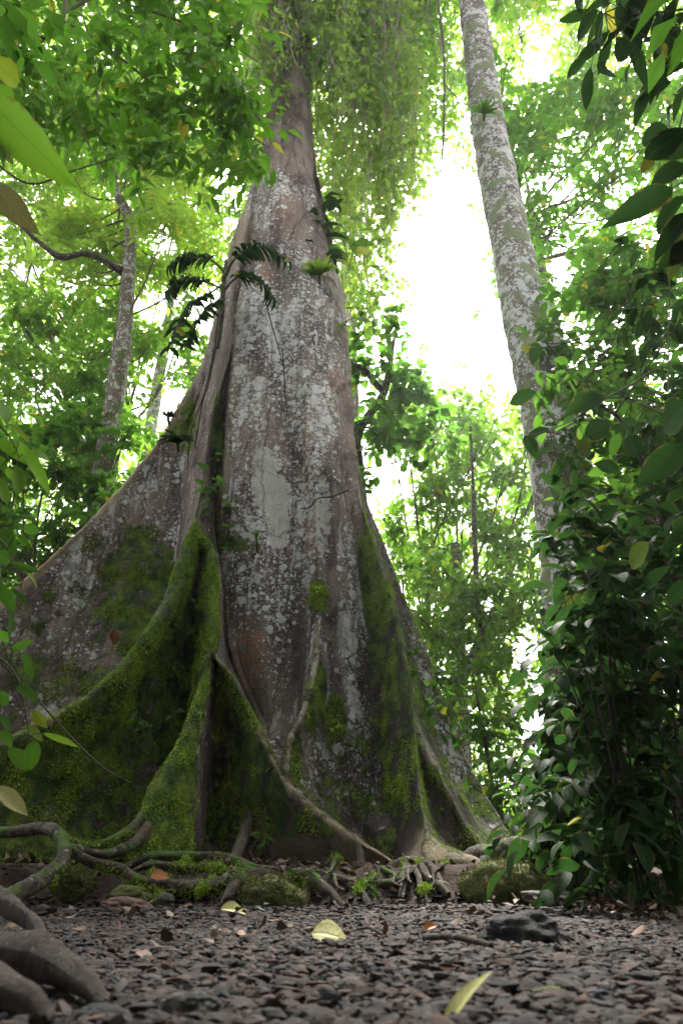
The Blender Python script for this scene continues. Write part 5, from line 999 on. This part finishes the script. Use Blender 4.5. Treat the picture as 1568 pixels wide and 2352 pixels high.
nearleaves('near twig of bright oval leaves at the left edge at mid height', [(-120,880),(-40,940),(20,1000),(45,1050)],
    [(-8,918,26,962,28,.8,0),(60,1040,119,1048,24,.95,.1),(42,1012,129,1142,24,.9,0),(36,1068,58,1148,28,.8,0),(22,972,70,1012,11,.8,.3),(-5,1008,82,1070,24,.6,0),(2,1046,13,1088,14,.2,0),(-20,960,10,985,20,.4,0),(10,1075,50,1110,18,.5,0),(-15,1090,20,1150,26,.3,0)], 'leaf_bright', 2.6)
nearleaves('leafy twig at the left edge in front of the long buttress', [(-100,1180),(-20,1220),(30,1290),(50,1350)],
    [(6,1210,33,1268,26,.6,0),(55,1208,90,1222,22,.7,0),(24,1294,90,1312,13,.5,0),(36,1226,67,1255,14,.3,0),(60,1316,97,1348,14,.9,.2),(-10,1270,30,1290,26,.3,0),(-10,1350,44,1398,30,.3,0),(-15,1300,20,1330,24,.3,0),(26,1350,68,1390,11,.3,0),(28,1403,24,1462,12,.1,0),(-10,1236,20,1245,18,.6,0)], 'leaf_mid', 2.9)
nearleaves('thin stemmed twig with hanging leaves at the lower left edge', [(-60,1480),(30,1540),(60,1640),(70,1720)],
    [(-6,1450,20,1474,20,.9,0),(26,1490,78,1472,16,.8,0),(54,1496,82,1572,18,.9,0),(38,1576,86,1604,22,.6,0),(76,1636,101,1664,20,.9,.5),(-8,1688,50,1714,30,.2,0),(50,1668,100,1696,26,.4,.2),(82,1698,68,1770,28,.1,0),(18,1720,74,1766,30,.3,0),(98,1684,187,1714,13,.8,.2),(-10,1640,30,1668,22,.3,0),(-10,1590,24,1620,24,.4,0)], 'leaf_mid', 3.0)
nearleaves('single whitish leaf hanging at the left edge over the mossy wall', [(-60,1780),(-30,1795),(-8,1808)], [(-8,1808,62,1864,30,.8,0)], 'dry_yellow', 2.6)
# ================================================================ LIGHT, SKY, CAMERA
SUN_EL, SUN_AZ = math.radians(57), math.radians(11)      # ahead of the camera, a little to the right
w = bpy.data.worlds.new('World'); scene.world = w; w.use_nodes = True; nt = w.node_tree; nt.nodes.clear()
sk = nt.nodes.new('ShaderNodeTexSky'); sk.sky_type = 'NISHITA'; sk.sun_disc = False; sk.sun_elevation = SUN_EL; sk.sun_rotation = SUN_AZ
sk.air_density = 1.0; sk.dust_density = 6.0; sk.ozone_density = 1.0
hs = nt.nodes.new('ShaderNodeHueSaturation'); hs.inputs['Saturation'].default_value = .18
bg = nt.nodes.new('ShaderNodeBackground'); bg.inputs[1].default_value = .15; ow = nt.nodes.new('ShaderNodeOutputWorld')
nt.links.new(sk.outputs[0], hs.inputs['Color']); nt.links.new(hs.outputs[0], bg.inputs[0]); nt.links.new(bg.outputs[0], ow.inputs[0])
ld = bpy.data.lights.new('sun', 'SUN'); ld.energy = 5; ld.angle = math.radians(12); ld.color = (1, .96, .88)
lo = bpy.data.objects.new('sun', ld); COL.objects.link(lo)
sd = Vector((math.sin(SUN_AZ) * math.cos(SUN_EL), math.cos(SUN_AZ) * math.cos(SUN_EL), math.sin(SUN_EL)))
lo.rotation_euler = sd.to_track_quat('Z', 'Y').to_euler()
cd = bpy.data.cameras.new('camera'); cam = bpy.data.objects.new('camera', cd); COL.objects.link(cam); scene.camera = cam
cam.location = (0, 0, CAMZ); cam.rotation_euler = (PI / 2 + PITCH, 0, 0)
cd.sensor_fit = 'VERTICAL'; cd.sensor_height = 36; cd.lens = F / 2352 * 36; cd.clip_start = .05; cd.clip_end = 800
cd.dof.use_dof = True; cd.dof.focus_distance = 6.3; cd.dof.aperture_fstop = 5.0
scene.view_settings.view_transform = 'Standard'; scene.view_settings.look = 'None'; scene.view_settings.gamma = 1; scene.view_settings.exposure = 2.35
scene.render.engine = 'CYCLES'; cy = scene.cycles
cy.max_bounces = 7; cy.diffuse_bounces = 4; cy.glossy_bounces = 2; cy.transmission_bounces = 5; cy.transparent_max_bounces = 8; cy.use_denoising = True; cy.use_adaptive_sampling = True; cy.adaptive_threshold = .015
cy.sample_clamp_indirect = 6
# the pale humid air under the trees
mb = MB(); x0, x1, y0, y1, z0, z1 = -170, 170, -70, 330, -1.3, 34
mb.add([(x, y, z) for z in (z0, z1) for y in (y0, y1) for x in (x0, x1)], [(0, 2, 3, 1), (4, 5, 7, 6), (0, 1, 5, 4), (2, 6, 7, 3), (0, 4, 6, 2), (1, 3, 7, 5)])
m_, nt_ = mat('haze'); k_ = NT(nt_); pv_ = k_.n('ShaderNodeVolumePrincipled'); pv_.inputs['Density'].default_value = .0008; pv_.inputs['Color'].default_value = (.93, .97, 1, 1); pv_.inputs['Anisotropy'].default_value = .55
k_.put(k_.n('ShaderNodeOutputMaterial').inputs['Volume'], pv_.outputs[0])
o = mb.build('haze', m_, None, False, loc=np.zeros(3)); tag(o, kind='stuff')
cy.volume_bounces = 0
